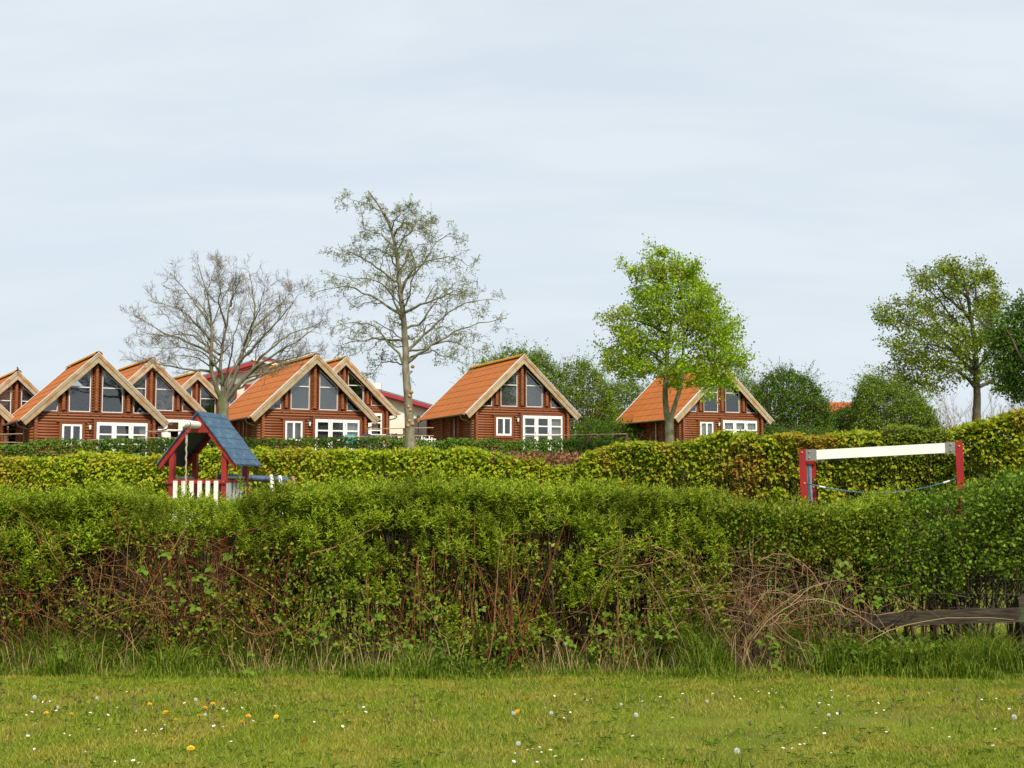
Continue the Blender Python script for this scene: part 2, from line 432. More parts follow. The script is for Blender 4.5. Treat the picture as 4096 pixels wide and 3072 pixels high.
mat("zinc", (0.30, 0.285, 0.27), (0.22, 0.21, 0.20), rough=0.5, scale=5, metal=0.3)
mat("white_metal", (0.72, 0.71, 0.69), (0.6, 0.59, 0.57), rough=0.5, scale=4)
mat("white_paint", (0.82, 0.81, 0.79), (0.76, 0.75, 0.72), rough=0.4, scale=3)
mat("black_iron", (0.02, 0.02, 0.022), (0.035, 0.033, 0.03), rough=0.45, scale=20)
mat("amber_glass", (0.45, 0.24, 0.06), (0.34, 0.17, 0.05), rough=0.25, scale=8)
mat("curtain", (0.70, 0.69, 0.52), (0.60, 0.58, 0.42), rough=0.9, scale=2)
mat("net_curtain", (0.78, 0.78, 0.74), (0.70, 0.70, 0.66), rough=0.9, scale=2)
mat("pane_backing", (0.25, 0.245, 0.24), (0.20, 0.195, 0.195), rough=0.9, scale=0.6)  # grey of reflected sky, put into the sheets behind the gable panes
mat("dark_room", (0.05, 0.035, 0.03), (0.03, 0.022, 0.02), rough=0.9, scale=1)
mat("concrete", (0.33, 0.31, 0.28), (0.25, 0.235, 0.21), rough=0.9, scale=4, bump=0.3)
mat("deck_wood", (0.22, 0.14, 0.08), (0.16, 0.10, 0.06), rough=0.8, scale=4, stretch=(0.5, 6, 6))
glassmat("glass", 0.07, (0.80, 0.82, 0.82))
# hall, far houses
mat("cream_render", (0.74, 0.68, 0.575), (0.68, 0.62, 0.52), rough=0.9, scale=1.2, bump=0.15, bscale=30)
mat("red_board", (0.34, 0.035, 0.045), (0.27, 0.03, 0.035), rough=0.55, scale=2, stretch=(1, 1, 6))
mat("roof_felt", (0.20, 0.19, 0.19), (0.15, 0.145, 0.14), rough=0.9, scale=3)
mat("red_tile", (0.50, 0.10, 0.035), (0.38, 0.065, 0.025), rough=0.75, scale=4, island=0.15)
mat("awning_dark", (0.07, 0.06, 0.058), (0.10, 0.085, 0.08), rough=0.8, scale=2)
# play equipment
mat("play_red", (0.30, 0.022, 0.018), (0.21, 0.016, 0.014), rough=0.5, scale=5, stretch=(3, 3, 0.5), bump=0.12, col3=(0.16, 0.02, 0.016), s3=6, l3=0.58, h3=0.7)
mat("play_red_metal", (0.34, 0.018, 0.02), (0.28, 0.016, 0.018), rough=0.38, scale=4)
mat("play_blue", (0.044, 0.098, 0.16), (0.024, 0.057, 0.105), rough=0.6, scale=5, stretch=(0.8, 6, 1), bump=0.2, island=0.1, col3=(0.105, 0.165, 0.225), s3=9, l3=0.53, h3=0.72)
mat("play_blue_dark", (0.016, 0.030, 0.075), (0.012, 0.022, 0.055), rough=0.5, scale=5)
mat("play_navy", (0.045, 0.085, 0.15), (0.03, 0.06, 0.11), rough=0.5, scale=5)
mat("play_white", (0.80, 0.77, 0.72), (0.72, 0.69, 0.63), rough=0.5, scale=5, stretch=(1, 1, 0.4), col3=(0.60, 0.55, 0.47), s3=7, l3=0.62, h3=0.72)
mat("beam_white", (0.86, 0.84, 0.80), (0.82, 0.795, 0.75), rough=0.42, scale=1.4)
mat("play_grey", (0.42, 0.43, 0.42), (0.33, 0.34, 0.335), rough=0.55, scale=5)
mat("steel", (0.32, 0.31, 0.31), (0.25, 0.24, 0.24), rough=0.4, scale=5, metal=0.5)
mat("brass", (0.42, 0.25, 0.10), (0.33, 0.19, 0.08), rough=0.4, scale=8, metal=0.4)
mat("rope", (0.44, 0.38, 0.30), (0.30, 0.25, 0.19), rough=0.9, scale=40, bump=0.6)
mat("rope_blue", (0.05, 0.14, 0.20), (0.035, 0.10, 0.155), rough=0.7, scale=40, bump=0.5)
mat("rope_green", (0.10, 0.30, 0.15), rough=0.7)
mat("rope_purple", (0.22, 0.20, 0.38), rough=0.7)
mat("log_end", (0.42, 0.27, 0.15), (0.30, 0.18, 0.09), rough=0.85, scale=12)
mat("old_wood", (0.030, 0.024, 0.017), (0.070, 0.057, 0.040), rough=0.9, scale=6, stretch=(0.5, 6, 7), bump=0.6, spec=0.1, col3=(0.065, 0.075, 0.035), s3=6, l3=0.55, h3=0.66)
mat("wire", (0.10, 0.10, 0.09), (0.16, 0.15, 0.14), rough=0.6, scale=9, metal=0.3)
mat("rail_wood", (0.36, 0.27, 0.17), (0.28, 0.20, 0.125), rough=0.8, scale=6)
mat("post_wood", (0.16, 0.085, 0.045), (0.11, 0.06, 0.035), rough=0.8, scale=6)
mat("petal_white", (0.86, 0.86, 0.84), (0.80, 0.80, 0.80), rough=0.6, scale=30)
mat("petal_yellow", (0.80, 0.46, 0.006), (0.72, 0.36, 0.004), rough=0.6, scale=30)
mat("seed_fluff", (0.66, 0.67, 0.64), (0.52, 0.53, 0.50), rough=0.95, scale=60)
mat("flower_stem", (0.20, 0.17, 0.06), (0.16, 0.10, 0.05), rough=0.7, scale=9)
mat("bud_dark", (0.06, 0.075, 0.025), (0.11, 0.08, 0.04), rough=0.8, scale=30)
mat("bird_black", (0.03, 0.03, 0.033), (0.06, 0.055, 0.05), rough=0.6, scale=20)
mat("furniture_dark", (0.05, 0.036, 0.034), (0.075, 0.055, 0.05), rough=0.6, scale=8)
mat("furniture_wood", (0.26, 0.10, 0.045), (0.20, 0.075, 0.035), rough=0.6, scale=8)
mat("cushion_stripe", (0.66, 0.66, 0.56), (0.42, 0.50, 0.50), rough=0.9, scale=9, stretch=(1, 0.2, 0.2))
mat("cushion_teal", (0.05, 0.26, 0.27), (0.06, 0.32, 0.33), rough=0.9, scale=8)
mat("cushion_navy", (0.03, 0.03, 0.06), (0.045, 0.045, 0.08), rough=0.9, scale=8)
mat("cloth_white", (0.80, 0.80, 0.80), (0.72, 0.72, 0.74), rough=0.8, scale=6)
# ------------------------------------------------------------------ ground
_ty = [-400, 30, 45, 58, 64, 69, 74, 81, 90, 130, 5000]
_tz = [0, 0, 1.2, 2.35, 2.75, 3.05, 3.3, 3.6, 3.85, 4.1, 4.1]
def tz(x, y):
    x = np.asarray(x, float); y = np.asarray(y, float)
    return np.interp(y, _ty, _tz) + 0.02 * np.clip(x, -60, 60) * np.clip((y - 35) / 30, 0, 1) * np.clip((400 - y) / 300, 0, 1)
gx = np.r_[-2500, -1200, -600, -300, -150, -100, np.arange(-70, 71, 3.5), 100, 150, 300, 600, 1200, 2500]
gy = np.r_[-300, -100, -40, -15, np.arange(0, 14, 0.5), np.arange(14, 100, 2.0), 110, 130, 200, 400, 900, 2000, 4000]
GX, GY = np.meshgrid(gx, gy)
GZ = tz(GX, GY) + 0.018 * (vnoise(np.stack([GX, GY, GX * 0], -1), 0.8) - 0.5) * (GY < 14)
nx_, ny_ = len(gx), len(gy)
ii, jj = np.meshgrid(np.arange(nx_ - 1), np.arange(ny_ - 1))
q = (jj * nx_ + ii).ravel()
ground = link("ground", mesh_np("ground", np.stack([GX, GY, GZ], -1).reshape(-1, 3), np.stack([q, q + 1, q + 1 + nx_, q + nx_], 1), "ground_grass", smooth=True))
tag(ground, kind="structure")
# bare earth under the near hedge
ex = np.linspace(-6.5, 6.5, 60)
ev = [(x, 10.95 + 0.18 * math.sin(x * 3.1) + 0.1 * math.sin(x * 7.7), 0.014) for x in ex] + [(x, 12.6 + 0.15 * math.sin(x * 2.3), 0.014) for x in ex]
soil = link("hedge_soil", mesh_np("hedge_soil", ev, np.array([(i, i + 1, 61 + i, 60 + i) for i in range(59)]), "soil"))
tag(soil, kind="structure")

# ------------------------------------------------------------------ log cabin (prototype), x right, y back, z up, floor z = 0
def log_mesh(n=10):
    V, F = [], []
    for x in (0, 1):
        for k in range(n):
            a = 2 * math.pi * k / n
            V.append((x, 0.085 * math.cos(a), 0.0755 * math.sin(a)))
    for k in range(n):
        k2 = (k + 1) % n; F.append((k, k2, n + k2, n + k))
    F.append(tuple(range(n - 1, -1, -1))); F.append(tuple(range(n, 2 * n)))
    me = bpy.data.meshes.new("log"); me.from_pydata(V, [], F); me.materials.append(MATS["log_wood"])
    me.polygons.foreach_set("use_smooth", [len(p.vertices) == 4 for p in me.polygons]); me.update(); return me
LOG = log_mesh()
PITCHZ = 0.147
def logx(par, x0, x1, y, z): return link("log", LOG, par, (x0, y, z), (0, 0, 0), (x1 - x0, 1, 1))
def logy(par, x, y0, y1, z): return link("log", LOG, par, (x, y0, z), (0, 0, math.pi / 2), (y1 - y0, 1, 1))
LEN = 8.0          # wall depth
def wtop(x): return 5.10 - 0.88 * abs(x)

house = thing("log_cabin", "x", "cabin", group="log cabins with orange roofs")
H = house
MB().box(-2.95, 2.95, 0.06, LEN, -1.4, 0.0).build("plinth", "concrete", H)
MB().box(-3.2, 3.2, -3.2, 0.05, -1.3, -0.06).build("deck", "deck_wood", H)
# front wall logs
zc = [0.075 + PITCHZ * i for i in range(17)]
for i, z in enumerate(zc):
    top = z + 0.0755
    if z < 2.05 + 0.12:                       # interrupted by door; by window between 0.80 and 2.05
        if z < 0.78 or z > 2.07: logx(H, -3.2, -0.05, 0, z)
        else: logx(H, -3.2, -1.74, 0, z); logx(H, -0.60, -0.05, 0, z)
        logx(H, 2.71, 3.2, 0, z)
    else:
        logx(H, -3.2, 3.2, 0, z)
    # corner: side wall logs stick out in front, half a course off
    logy(H, -2.95, -0.30, 3.05 if 0.0 < z < 2.0 else LEN + 0.3, z + PITCHZ / 2)
    if 0.0 < z < 2.0: logy(H, -2.95, 4.0, LEN + 0.3, z + PITCHZ / 2)
    logy(H, 2.95, -0.30, LEN + 0.3, z + PITCHZ / 2)
    logx(H, -3.2, 3.2, LEN, z)
    for yy in (2.2, 5.2):                     # ends of the inner cross walls on the side
        logx(H, -3.2, -2.8, yy, z)
for k in range(14):                           # back gable
    z = zc[-1] + PITCHZ * (k + 1); w = max(0.15, (5.42 - z) / 0.96)
    if w < 3.2: logx(H, -w, w, LEN, z)
for sx in (-1, 1):                            # gable front: short logs and stub ends between the windows
    for k in range(6):
        z = 2.68 + PITCHZ * k
        if z < wtop(1.9) + 0.1: logx(H, 1.44 if sx > 0 else -1.81, 1.81 if sx > 0 else -1.44, 0.02, z); logy(H, sx * 1.625, -0.2, 0.05, z + PITCHZ / 2)
    for xx in (2.83,):
        logx(H, 2.83 if sx > 0 else -3.0, 3.0 if sx > 0 else -2.83, 0.03, 2.60)
for k in range(17):
    z = 2.68 + PITCHZ * k
    logx(H, -0.21, 0.21, 0.02, z)
    if k < 16: logy(H, 0.0, -0.2, 0.05, z + PITCHZ / 2)
# boards beside the gable windows
MB().box(-2.92, 2.92, -0.09, 0.06, 2.515, 2.60).build("sill_beam", "trim_wood", H)
for sx in (-1, 1):
    def bd(x0, x1, z0):
        a, b = sorted((sx * x0, sx * x1))
        MB().prism([(a, z0), (b, z0), (b, wtop(b) + 0.06), (a, wtop(a) + 0.06)], -0.105, 0.02).build("window_board", "trim_wood", H)
    bd(0.215, 0.28, 2.42); bd(1.36, 1.43, 2.42); bd(1.82, 1.90, 2.42)
    # rake trim above the window tops
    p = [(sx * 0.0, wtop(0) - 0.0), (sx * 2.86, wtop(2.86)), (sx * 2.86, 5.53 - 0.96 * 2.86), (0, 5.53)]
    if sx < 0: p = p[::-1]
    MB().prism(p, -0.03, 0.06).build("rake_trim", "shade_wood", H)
# gable windows
def frame_poly(poly, w):
    """inner polygon, inset by w (convex, ccw)"""
    n = len(poly); out_ = []
    for i in range(n):
        a, b, c = Vector(poly[i - 1]), Vector(poly[i]), Vector(poly[(i + 1) % n])
        d1, d2 = (b - a).normalized(), (c - b).normalized()
        n1, n2 = Vector((-d1.y, d1.x)), Vector((-d2.y, d2.x))
        bis = (n1 + n2); out_.append(tuple(b + bis * (w / max(0.2, 1 + n1.dot(n2)))))
    return out_
def window_frame(poly, w, y0, y1, m, par, name="window"):
    inn = frame_poly(poly, w); n = len(poly); mb = MB()
    V = [(x, y0, z) for x, z in poly] + [(x, y0, z) for x, z in inn] + [(x, y1, z) for x, z in poly] + [(x, y1, z) for x, z in inn]
    F = []
    for i in range(n):
        j = (i + 1) % n
        F += [(i, j, n + j, n + i), (2 * n + j, 2 * n + i, 3 * n + i, 3 * n + j), (j, i, 2 * n + i, 2 * n + j), (n + i, n + j, 3 * n + j, 3 * n + i)]
    mb.add(V, F)
    return mb, inn
GABLE = []
for sx in (-1, 1):
    a, b = 0.285, 1.355
    poly = [(sx * a, 2.605), (sx * b, 2.605), (sx * b, wtop(b)), (sx * a, wtop(a))]
    if sx < 0: poly = [poly[1], poly[0], poly[3], poly[2]]
    mb, inn = window_frame(poly, 0.042, -0.055, 0.0, "white_metal", H)
    mb.box(min(sx * a, sx * b) + 0.03, max(sx * a, sx * b) - 0.03, -0.052, -0.004, 3.86, 3.91)
    wo = mb.build("gable_window", "white_metal", H)
    lo_ = [p for p in inn]
    xs = sorted((inn[0][0], inn[1][0]))
    MB().prism([(xs[0], 2.647), (xs[1], 2.647), (xs[1], 3.862), (xs[0], 3.862)], -0.024, -0.018).build("pane", "glass", wo)
    up = [(xs[0], 3.908), (xs[1], 3.908)] + sorted([p for p in inn if p[1] > 3.0], key=lambda p: -p[0])
    up = [(x, max(z, 3.909)) for x, z in up]
    MB().prism(up, -0.024, -0.018).build("pane", "glass", wo)
    GABLE.append(inn)
    tri = [(sx * 1.905, 2.605), (sx * 2.82, 2.605), (sx * 1.905, wtop(1.905))]
    if sx < 0: tri = [tri[1], tri[0], tri[2]]
    mb, inn = window_frame(tri, 0.035, -0.055, 0.0, "white_metal", H)
    wo = mb.build("corner_window", "white_metal", H)
    MB().prism(inn, -0.024, -0.018).build("pane", "glass", wo)
    GABLE.append(inn)
# small casement window
cs = MB(); cs.box(-1.80, -1.66, -0.13, 0.03, 0.72, 2.06); cs.box(-0.68, -0.54, -0.13, 0.03, 0.72, 2.06); cs.box(-1.66, -0.68, -0.128, 0.03, 0.72, 0.87); cs.box(-1.66, -0.68, -0.128, 0.03, 1.955, 2.06)
cs.box(-1.95, -0.42, -0.15, 0.03, 2.06, 2.10)
cs.build("window_casing", "trim_wood", H)
wf = MB(); x0, x1, z0, z1 = -1.66, -0.68, 0.87, 1.955
wf.box(x0, x0 + 0.10, -0.12, 0.0, z0, z1); wf.box(x1 - 0.10, x1, -0.12, 0.0, z0, z1); wf.box(x0 + 0.10, x1 - 0.10, -0.118, 0, z0, z0 + 0.11); wf.box(x0 + 0.10, x1 - 0.10, -0.118, 0, z1 - 0.10, z1); wf.box(-1.225, -1.115, -0.122, 0, z0 + 0.11, z1 - 0.10)
wo = wf.build("casement_window", "white_paint", H)
MB().box(-1.56, -1.225, -0.07, -0.064, 0.98, 1.855).build("pane", "glass", wo)
MB().box(-1.115, -0.78, -0.07, -0.064, 0.98, 1.855).build("pane", "glass", wo)
MB().box(-1.185, -1.155, -0.145, -0.122, 1.33, 1.45).build("handle", "white_metal", wo)
# french doors
cs = MB(); cs.box(-0.10, 0.05, -0.13, 0.03, -0.05, 2.24); cs.box(2.65, 2.79, -0.13, 0.03, -0.05, 2.24); cs.box(0.05, 2.65, -0.128, 0.03, 2.10, 2.24); cs.box(-0.22, 2.92, -0.15, 0.03, 2.24, 2.28)
cs.build("door_casing", "trim_wood", H)
LEAFX = []
for i in range(3):
    x0 = 0.055 + 0.866 * i; x1 = x0 + 0.858
    d = MB(); d.box(x0, x0 + 0.135, -0.12, -0.03, 0.02, 2.095); d.box(x1 - 0.10, x1, -0.12, -0.03, 0.02, 2.095)
    rows = []
    zt = 2.095
    d.box(x0 + 0.135, x1 - 0.10, -0.118, -0.032, 1.925, 2.095)
    zz = 1.925
    for r in range(4):
        zb = zz - 0.425
        rows.append((zb, zz))
        d.box(x0 + 0.135, x1 - 0.10, -0.118, -0.032, zb - (0.075 if r < 3 else 0.05), zb)
        zz = zb - 0.075
    lf = d.build("french_door", "white_paint", H)
    for zb, zz in rows: MB().box(x0 + 0.135, x1 - 0.10, -0.08, -0.074, zb, zz).build("pane", "glass", lf)
    if i < 2: MB().box(x1 - 0.06, x1 - 0.03, -0.15, -0.12, 0.98, 1.12).build("handle", "zinc", lf)
    else:
        for hz in (1.15, 1.75): MB().box(x0 + 0.02, x0 + 0.045, -0.135, -0.12, hz, hz + 0.1).build("hinge", "zinc", lf)
    LEAFX.append((x0 + 0.135, x1 - 0.10))
# wall lantern
ln = MB(); ln.box(-0.33, -0.27, -0.13, -0.08, 1.72, 2.0); ln.tube([(-0.30, -0.12, 1.97), (-0.30, -0.22, 2.02)], 0.012, 6)
ln.tube([(-0.30, -0.22, 1.93), (-0.30, -0.22, 1.99), (-0.30, -0.22, 2.06)], [0.09, 0.06, 0.01], 6); ln.tube([(-0.30, -0.22, 1.66), (-0.30, -0.22, 1.70)], [0.02, 0.05], 6)
lo = ln.build("wall_lantern", "black_iron", H)
MB().tube([(-0.30, -0.22, 1.70), (-0.30, -0.22, 1.93)], [0.045, 0.075], 6).build("lamp_glass", "net_curtain", lo)
# side door (left)
sdm = MB(); sdm.box(-3.09, -2.9, 3.05, 3.17, 0, 2.15); sdm.box(-3.09, -2.9, 3.88, 4.0, 0, 2.15); sdm.box(-3.088, -2.9, 3.17, 3.88, 2.05, 2.15)
so = sdm.build("side_door_frame", "trim_wood", H)
MB().box(-3.03, -2.96, 3.17, 3.88, 0, 2.05).build("side_door", "shade_wood", H)
MB().box(-3.07, -3.03, 3.22, 3.30, 0.1, 2.0).build("door_strip", "white_metal", H)
# roof: deck, panels, ridge tiles, barge boards, gutters
Y0, Y1 = -0.40, 8.35
for sx in (-1, 1):
    p = [(0, 5.53), (sx * 3.62, 5.53 - 0.96 * 3.62), (sx * 3.62, 5.64 - 0.96 * 3.62), (0, 5.64)]
    if sx < 0: p = p[::-1]
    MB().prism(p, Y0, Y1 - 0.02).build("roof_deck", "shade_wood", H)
SL = math.hypot(3.70, 3.70 * 0.96); ANG = math.atan(0.96)
NC, NR = 8, 8
pl = SL / NR; pw = (Y1 - Y0 - 0.02) / NC
# panel mesh: corrugated sheet, x along the slope, y along the ridge
def panel_mesh(name):
    nseg = 6; V, F = [], []
    for i in range(nseg + 1):
        y = pw * i / nseg * 0.996; zz = 0.010 if i % 2 else 0.0
        V += [(0, y, 0.004 + zz), (pl + 0.015, y, 0.020 + zz), (pl + 0.015, y, 0.004 + zz)]
    for i in range(nseg):
        a, b = 3 * i, 3 * (i + 1)
        F += [(a, a + 1, b + 1, b), (a + 1, a + 2, b + 2, b + 1)]
    me = bpy.data.meshes.new(name); me.from_pydata(V, [], F); me.materials.append(MATS["roof_orange"]); me.update(); return me
PANEL = panel_mesh("roof_panel")
for r in range(NR):
    for c in range(NC):
        dist = r * pl
        # right slope: x axis of panel points down-right
        link("roof_panel", PANEL, H, (dist * math.cos(ANG), Y0 + 0.01 + c * pw, 5.645 - dist * math.sin(ANG)), (0, ANG, 0))
        link("roof_panel", PANEL, H, (-dist * math.cos(ANG), Y0 + 0.01 + (c + 1) * pw, 5.645 - dist * math.sin(ANG)), (0, ANG, math.pi))
rt = MB()
rV, rF = [], []
for i, (yy, s) in enumerate(((0, 1.0), (0.60, 1.08))):
    for k in range(7):
        a = math.pi * (k / 6) ; rV.append((0.21 * s * math.cos(a), yy, 0.17 * s * math.sin(a) - 0.08))
for k in range(6): rF.append((k, k + 1, 8 + k, 7 + k))
rV += [(x * 0.88, y, z - 0.02) for x, y, z in rV]; rF += [(7 + k, 8 + k, 22 + k, 21 + k) for k in range(6)] + [(k + 1, k, 14 + k, 15 + k) for k in range(6)]
RIDGE = bpy.data.meshes.new("ridge_tile"); RIDGE.from_pydata(rV, [], rF); RIDGE.materials.append(MATS["ridge_moss"]); RIDGE.update()
for k in range(15): link("ridge_tile", RIDGE, H, (0, Y1 - 0.58 * k - 0.02, 5.66 + 0.004 * (k % 3)), (0, 0, math.pi))
for sx in (-1, 1):
    c, s = math.cos(ANG), math.sin(ANG)
    def strip(n0, n1, y0, y1, name, m, xin=0.0, xout=3.70, cut=True):
        """board along the rake between n0 and n1 metres (measured square to the slope, negative = down)"""
        def pt(x, n): return (sx * (x + n * s), 5.645 - 0.96 * x + n * c)
        # upper end mitred on the centre line
        def top(n): return (0.0, 5.645 + n / c)
        p = [top(n0), pt(xout, n0), pt(xout, n1), top(n1)]
        if sx < 0: p = p[::-1]
        return MB().prism(p, y0, y1).build(name, m, H)
    strip(-0.345, -0.125, Y0 - 0.045, Y0 - 0.005, "barge_board", "barge_wood")
    strip(-0.13, 0.030, Y0 - 0.075, Y0 - 0.046, "barge_board", "barge_wood")
    strip(0.030, 0.052, Y0 - 0.085, Y0 + 0.06, "verge_trim", "white_metal")
    strip(-0.20, 0.03, Y1 - 0.02, Y1 + 0.02, "barge_board", "barge_wood")
    strip(0.030, 0.050, Y1 - 0.06, Y1 + 0.03, "verge_trim", "white_metal")
    # gutter: half round
    V, F = [], []
    for i, yy in enumerate((Y0 - 0.02, Y1 + 0.04)):
        for k in range(7):
            a = math.pi + math.pi * k / 6
            V.append((sx * 3.80 + 0.075 * math.cos(a), yy, 2.10 + 0.075 * math.sin(a)))
        for k in range(6, -1, -1):
            a = math.pi + math.pi * k / 6
            V.append((sx * 3.80 + 0.066 * math.cos(a), yy, 2.104 + 0.066 * math.sin(a)))
    for k in range(14): F.append((k, (k + 1) % 14, 14 + (k + 1) % 14, 14 + k))
    F += [tuple(range(14)), tuple(range(27, 13, -1))]
    go = MB().add(V, F).build("gutter", "zinc", H)
    MB().tube([(sx * 3.80, 0.15, 2.04), (sx * 3.79, 0.15, 1.90), (sx * 3.70, 0.15, 1.80), (sx * 3.20, 0.22, 1.66), (sx * 3.13, 0.24, 1.58), (sx * 3.13, 0.24, -0.6)], 0.038, 8).build("downpipe", "zinc", go, smooth=True)

def wavy(x0, x1, z0, z1, y, amp=0.02, n=22, ph=0.0):
    V = []
    for i in range(n + 1):
        x = x0 + (x1 - x0) * i / n
        V += [(x, y + amp * math.sin(i * 1.9 + ph), z0), (x, y + amp * math.sin(i * 1.9 + ph), z1)]
    return V, [(2 * i, 2 * i + 2, 2 * i + 3, 2 * i + 1) for i in range(n)]

def furnish(h, pane_backing, curtains, side_backing=True, bm="pane_backing"):
    """grey sheets added behind the gable glass for its sky reflection, curtains behind door leaves: list of (leaf, from, to, material)"""
    for k, inn in enumerate(GABLE):
        if pane_backing and (side_backing or k % 2 == 0):
            MB().prism(inn, 0.03, 0.036).build("pane_backing", bm, h)  # added sheet, its grey stands for sky mirrored in the glass
    for leaf, a, b, m in curtains:
        x0, x1 = LEAFX[leaf]; w = x1 - x0
        V, F = wavy(x0 + a * w, x0 + b * w, 0.05, 2.0, 0.04)
        MB().add(V, F).build("curtain", m, h)

def place(h, ax, ay, D, th, label):
    p = at(ax, ay, D); th = math.radians(th)
    off = Vector((-math.sin(th) * -0.45, math.cos(th) * -0.45, 0))
    h.location = (p.x - off.x, p.y - off.y, p.z - 5.70)
    h.rotation_euler = (0, 0, th); h["label"] = label
    return h
CABINS = [
    ("Z", -212, 1411, 66, 33, "orange roofed log cabin cut off by the left picture edge"),
    ("A", 73, 1482, 75, 31, "log cabin at far left with a small bird perched on its gable"),
    ("B", 396, 1409, 64.5, 29, "largest log cabin on the left, gable windows dark with tree reflections"),
    ("C", 613, 1432, 74, 30, "log cabin half hidden behind the largest left cabin, striped cushion outside"),
    ("D", 793, 1486, 85, 30, "small far log cabin whose gable shows just left of the bare tree's trunk"),
    ("E", 1269, 1415, 69, 27.4, "log cabin between the two bare trees with grey panes in its gable"),
    ("F", 1385, 1427, 81, 27, "log cabin overlapped by another cabin, just left of the tall sparse tree's trunk"),
    ("G", 2097, 1418, 74, 22.8, "free-standing log cabin in the centre right of the tall sparse tree"),
    ("H", 2897, 1458, 81, 22.3, "log cabin partly covered by the bright green tree on the right"),
]
HOUSE = {}
for i, (k, ax, ay, D, th, lab) in enumerate(CABINS):
    HOUSE[k] = (place(house if k == "Z" else copy_tree(house), ax, ay, D, th, lab), D)
Hs = {k: v[0] for k, v in HOUSE.items()}
NC_, CU = "net_curtain", "curtain"
furnish(Hs["Z"], True, [(0, 0, 1, NC_)])
furnish(Hs["A"], True, [(0, 0, 1, NC_), (1, 0, 1, NC_)])
furnish(Hs["B"], False, [(2, 0.55, 1.0, NC_), (1, 0, 1, "pane_backing")])
furnish(Hs["C"], True, [(0, 0.0, 0.45, CU), (2, 0.1, 1.0, CU)], side_backing=False)
furnish(Hs["D"], False, [])
furnish(Hs["E"], True, [(2, 0, 1.0, NC_), (0, 0, 1, "pane_backing"), (1, 0, 1, "pane_backing")], side_backing=False)
furnish(Hs["F"], False, [(2, 0, 0.8, NC_)])
furnish(Hs["G"], True, [(0, 0, 0.25, CU), (2, 0, 1.0, CU)], side_backing=False)
furnish(Hs["H"], False, [(0, 0, 1, NC_), (1, 0, 0.9, NC_), (2, 0, 1, NC_)])
# a white blind behind the small casement of two cabins
for k in ("A", "Z", "H"): MB().box(-1.58, -0.76, 0.03, 0.036, 0.95, 1.88).build("pane_backing", NC_, Hs[k])
MB().box(-1.58, -0.76, 0.03, 0.036, 0.95, 1.88).build("pane_backing", "pane_backing", Hs["E"])

# ------------------------------------------------------------------ cream hall with red fascia behind the cabins
Dh = 104.0
ap = at(1065, 1429, Dh); k = Dh / FPX
gz = float(tz(ap.x, Dh))
hall = thing("holiday_hall", "large cream hall with dark red fascia boards behind the left cabins", "hall", (ap.x, Dh, gz), math.radians(0))
top = ap.z - gz; RS = 0.286; LSL = 0.30
XR, XL = 17.5, -9.0
MB().prism([(XL + 0.6, -1), (XR - 0.6, -1), (XR - 0.6, top - 0.5 - RS * (XR - 0.6)), (0, top - 0.5), (XL + 0.6, top - 0.5 + LSL * (XL + 0.6))], 0.0, 14.0).build("wall", "cream_render", hall)
for sx, X, sl in ((1, XR, RS), (-1, XL, LSL)):
    def st(d0, d1, y0, y1, nm, m, x0=0.0):
        p = [(x0, top - sl * abs(x0) - d1), (X, top - sl * abs(X) - d1), (X, top - sl * abs(X) - d0), (x0, top - sl * abs(x0) - d0)]
        if sx < 0: p = p[::-1]
        MB().prism(p, y0, y1).build(nm, m, hall)
    st(0.0, 0.12, -0.7, 14.5, "roof", "roof_felt")
    st(0.12, 0.42, -0.72, -0.60, "fascia_board", "red_board")
    st(0.42, 0.58, -0.60, -0.05, "soffit_board", "red_board")
MB().prism([(-1.2, top - 0.28), (5.2, top - 1.75), (5.2, top - 1.55), (-1.2, top - 0.06)], -0.80, -0.73).build("white_band", "white_metal", hall)
MB().box(8.6, 9.5, 1.0, 2.0, top - 2.6, top - 2.05).build("roof_vent", "white_metal", hall)
def hall_window(x0, x1, z0, z1, rows=1):
    mb, inn = window_frame([(x0, z0), (x1, z0), (x1, z1), (x0, z1)], 0.20, -0.12, -0.01, "red_board", hall)
    for r in range(1, rows): mb.box(x0 + 0.1, x1 - 0.1, -0.115, -0.015, z0 + (z1 - z0) * r / rows - 0.05, z0 + (z1 - z0) * r / rows + 0.05)
    w = mb.build("window", "red_board", hall)
    MB().prism(inn, -0.05, -0.04).build("pane", "glass", w)
    MB().prism(inn, -0.012, -0.006).build("pane_backing", "pane_backing", w)
def hx(px): return (px - 1065) * k
def hz(py): return at(1065, py, Dh).z - gz
hall_window(hx(982), hx(1062), hz(1660), hz(1537)); hall_window(hx(905), hx(950), hz(1625), hz(1530)); hall_window(hx(742), hx(800), hz(1660), hz(1560))
# balcony: curved parapet and red railing
par = MB()
arc = [(hx(1015) + 2.3 * math.cos(a), -0.1 - 1.5 * math.sin(a)) for a in np.linspace(0, math.pi, 13)]
for (xa, ya), (xb, yb) in zip(arc[:-1], arc[1:]):
    par.add([(xa, ya, hz(1537) - 0.1), (xb, yb, hz(1537) - 0.1), (xb, yb, hz(1520)), (xa, ya, hz(1520)), (xa, ya + 0.12, hz(1537) - 0.1), (xb, yb + 0.12, hz(1537) - 0.1), (xb, yb + 0.12, hz(1520)), (xa, ya + 0.12, hz(1520))],
            [(1, 0, 3, 2), (4, 5, 6, 7), (2, 3, 7, 6), (0, 1, 5, 4)])
par.build("balcony_parapet", "concrete", hall)
rl = MB(); rl.tube([(x, y, hz(1494)) for x, y in arc], 0.05, 6)
rl.build("balcony_rail", "red_board", hall)
for j in (1, 4, 8, 11): MB().tube([(arc[j][0], arc[j][1] + 0.05, hz(1520)), (arc[j][0], arc[j][1], hz(1494))], 0.045, 6).build("balcony_post", "red_board", hall)
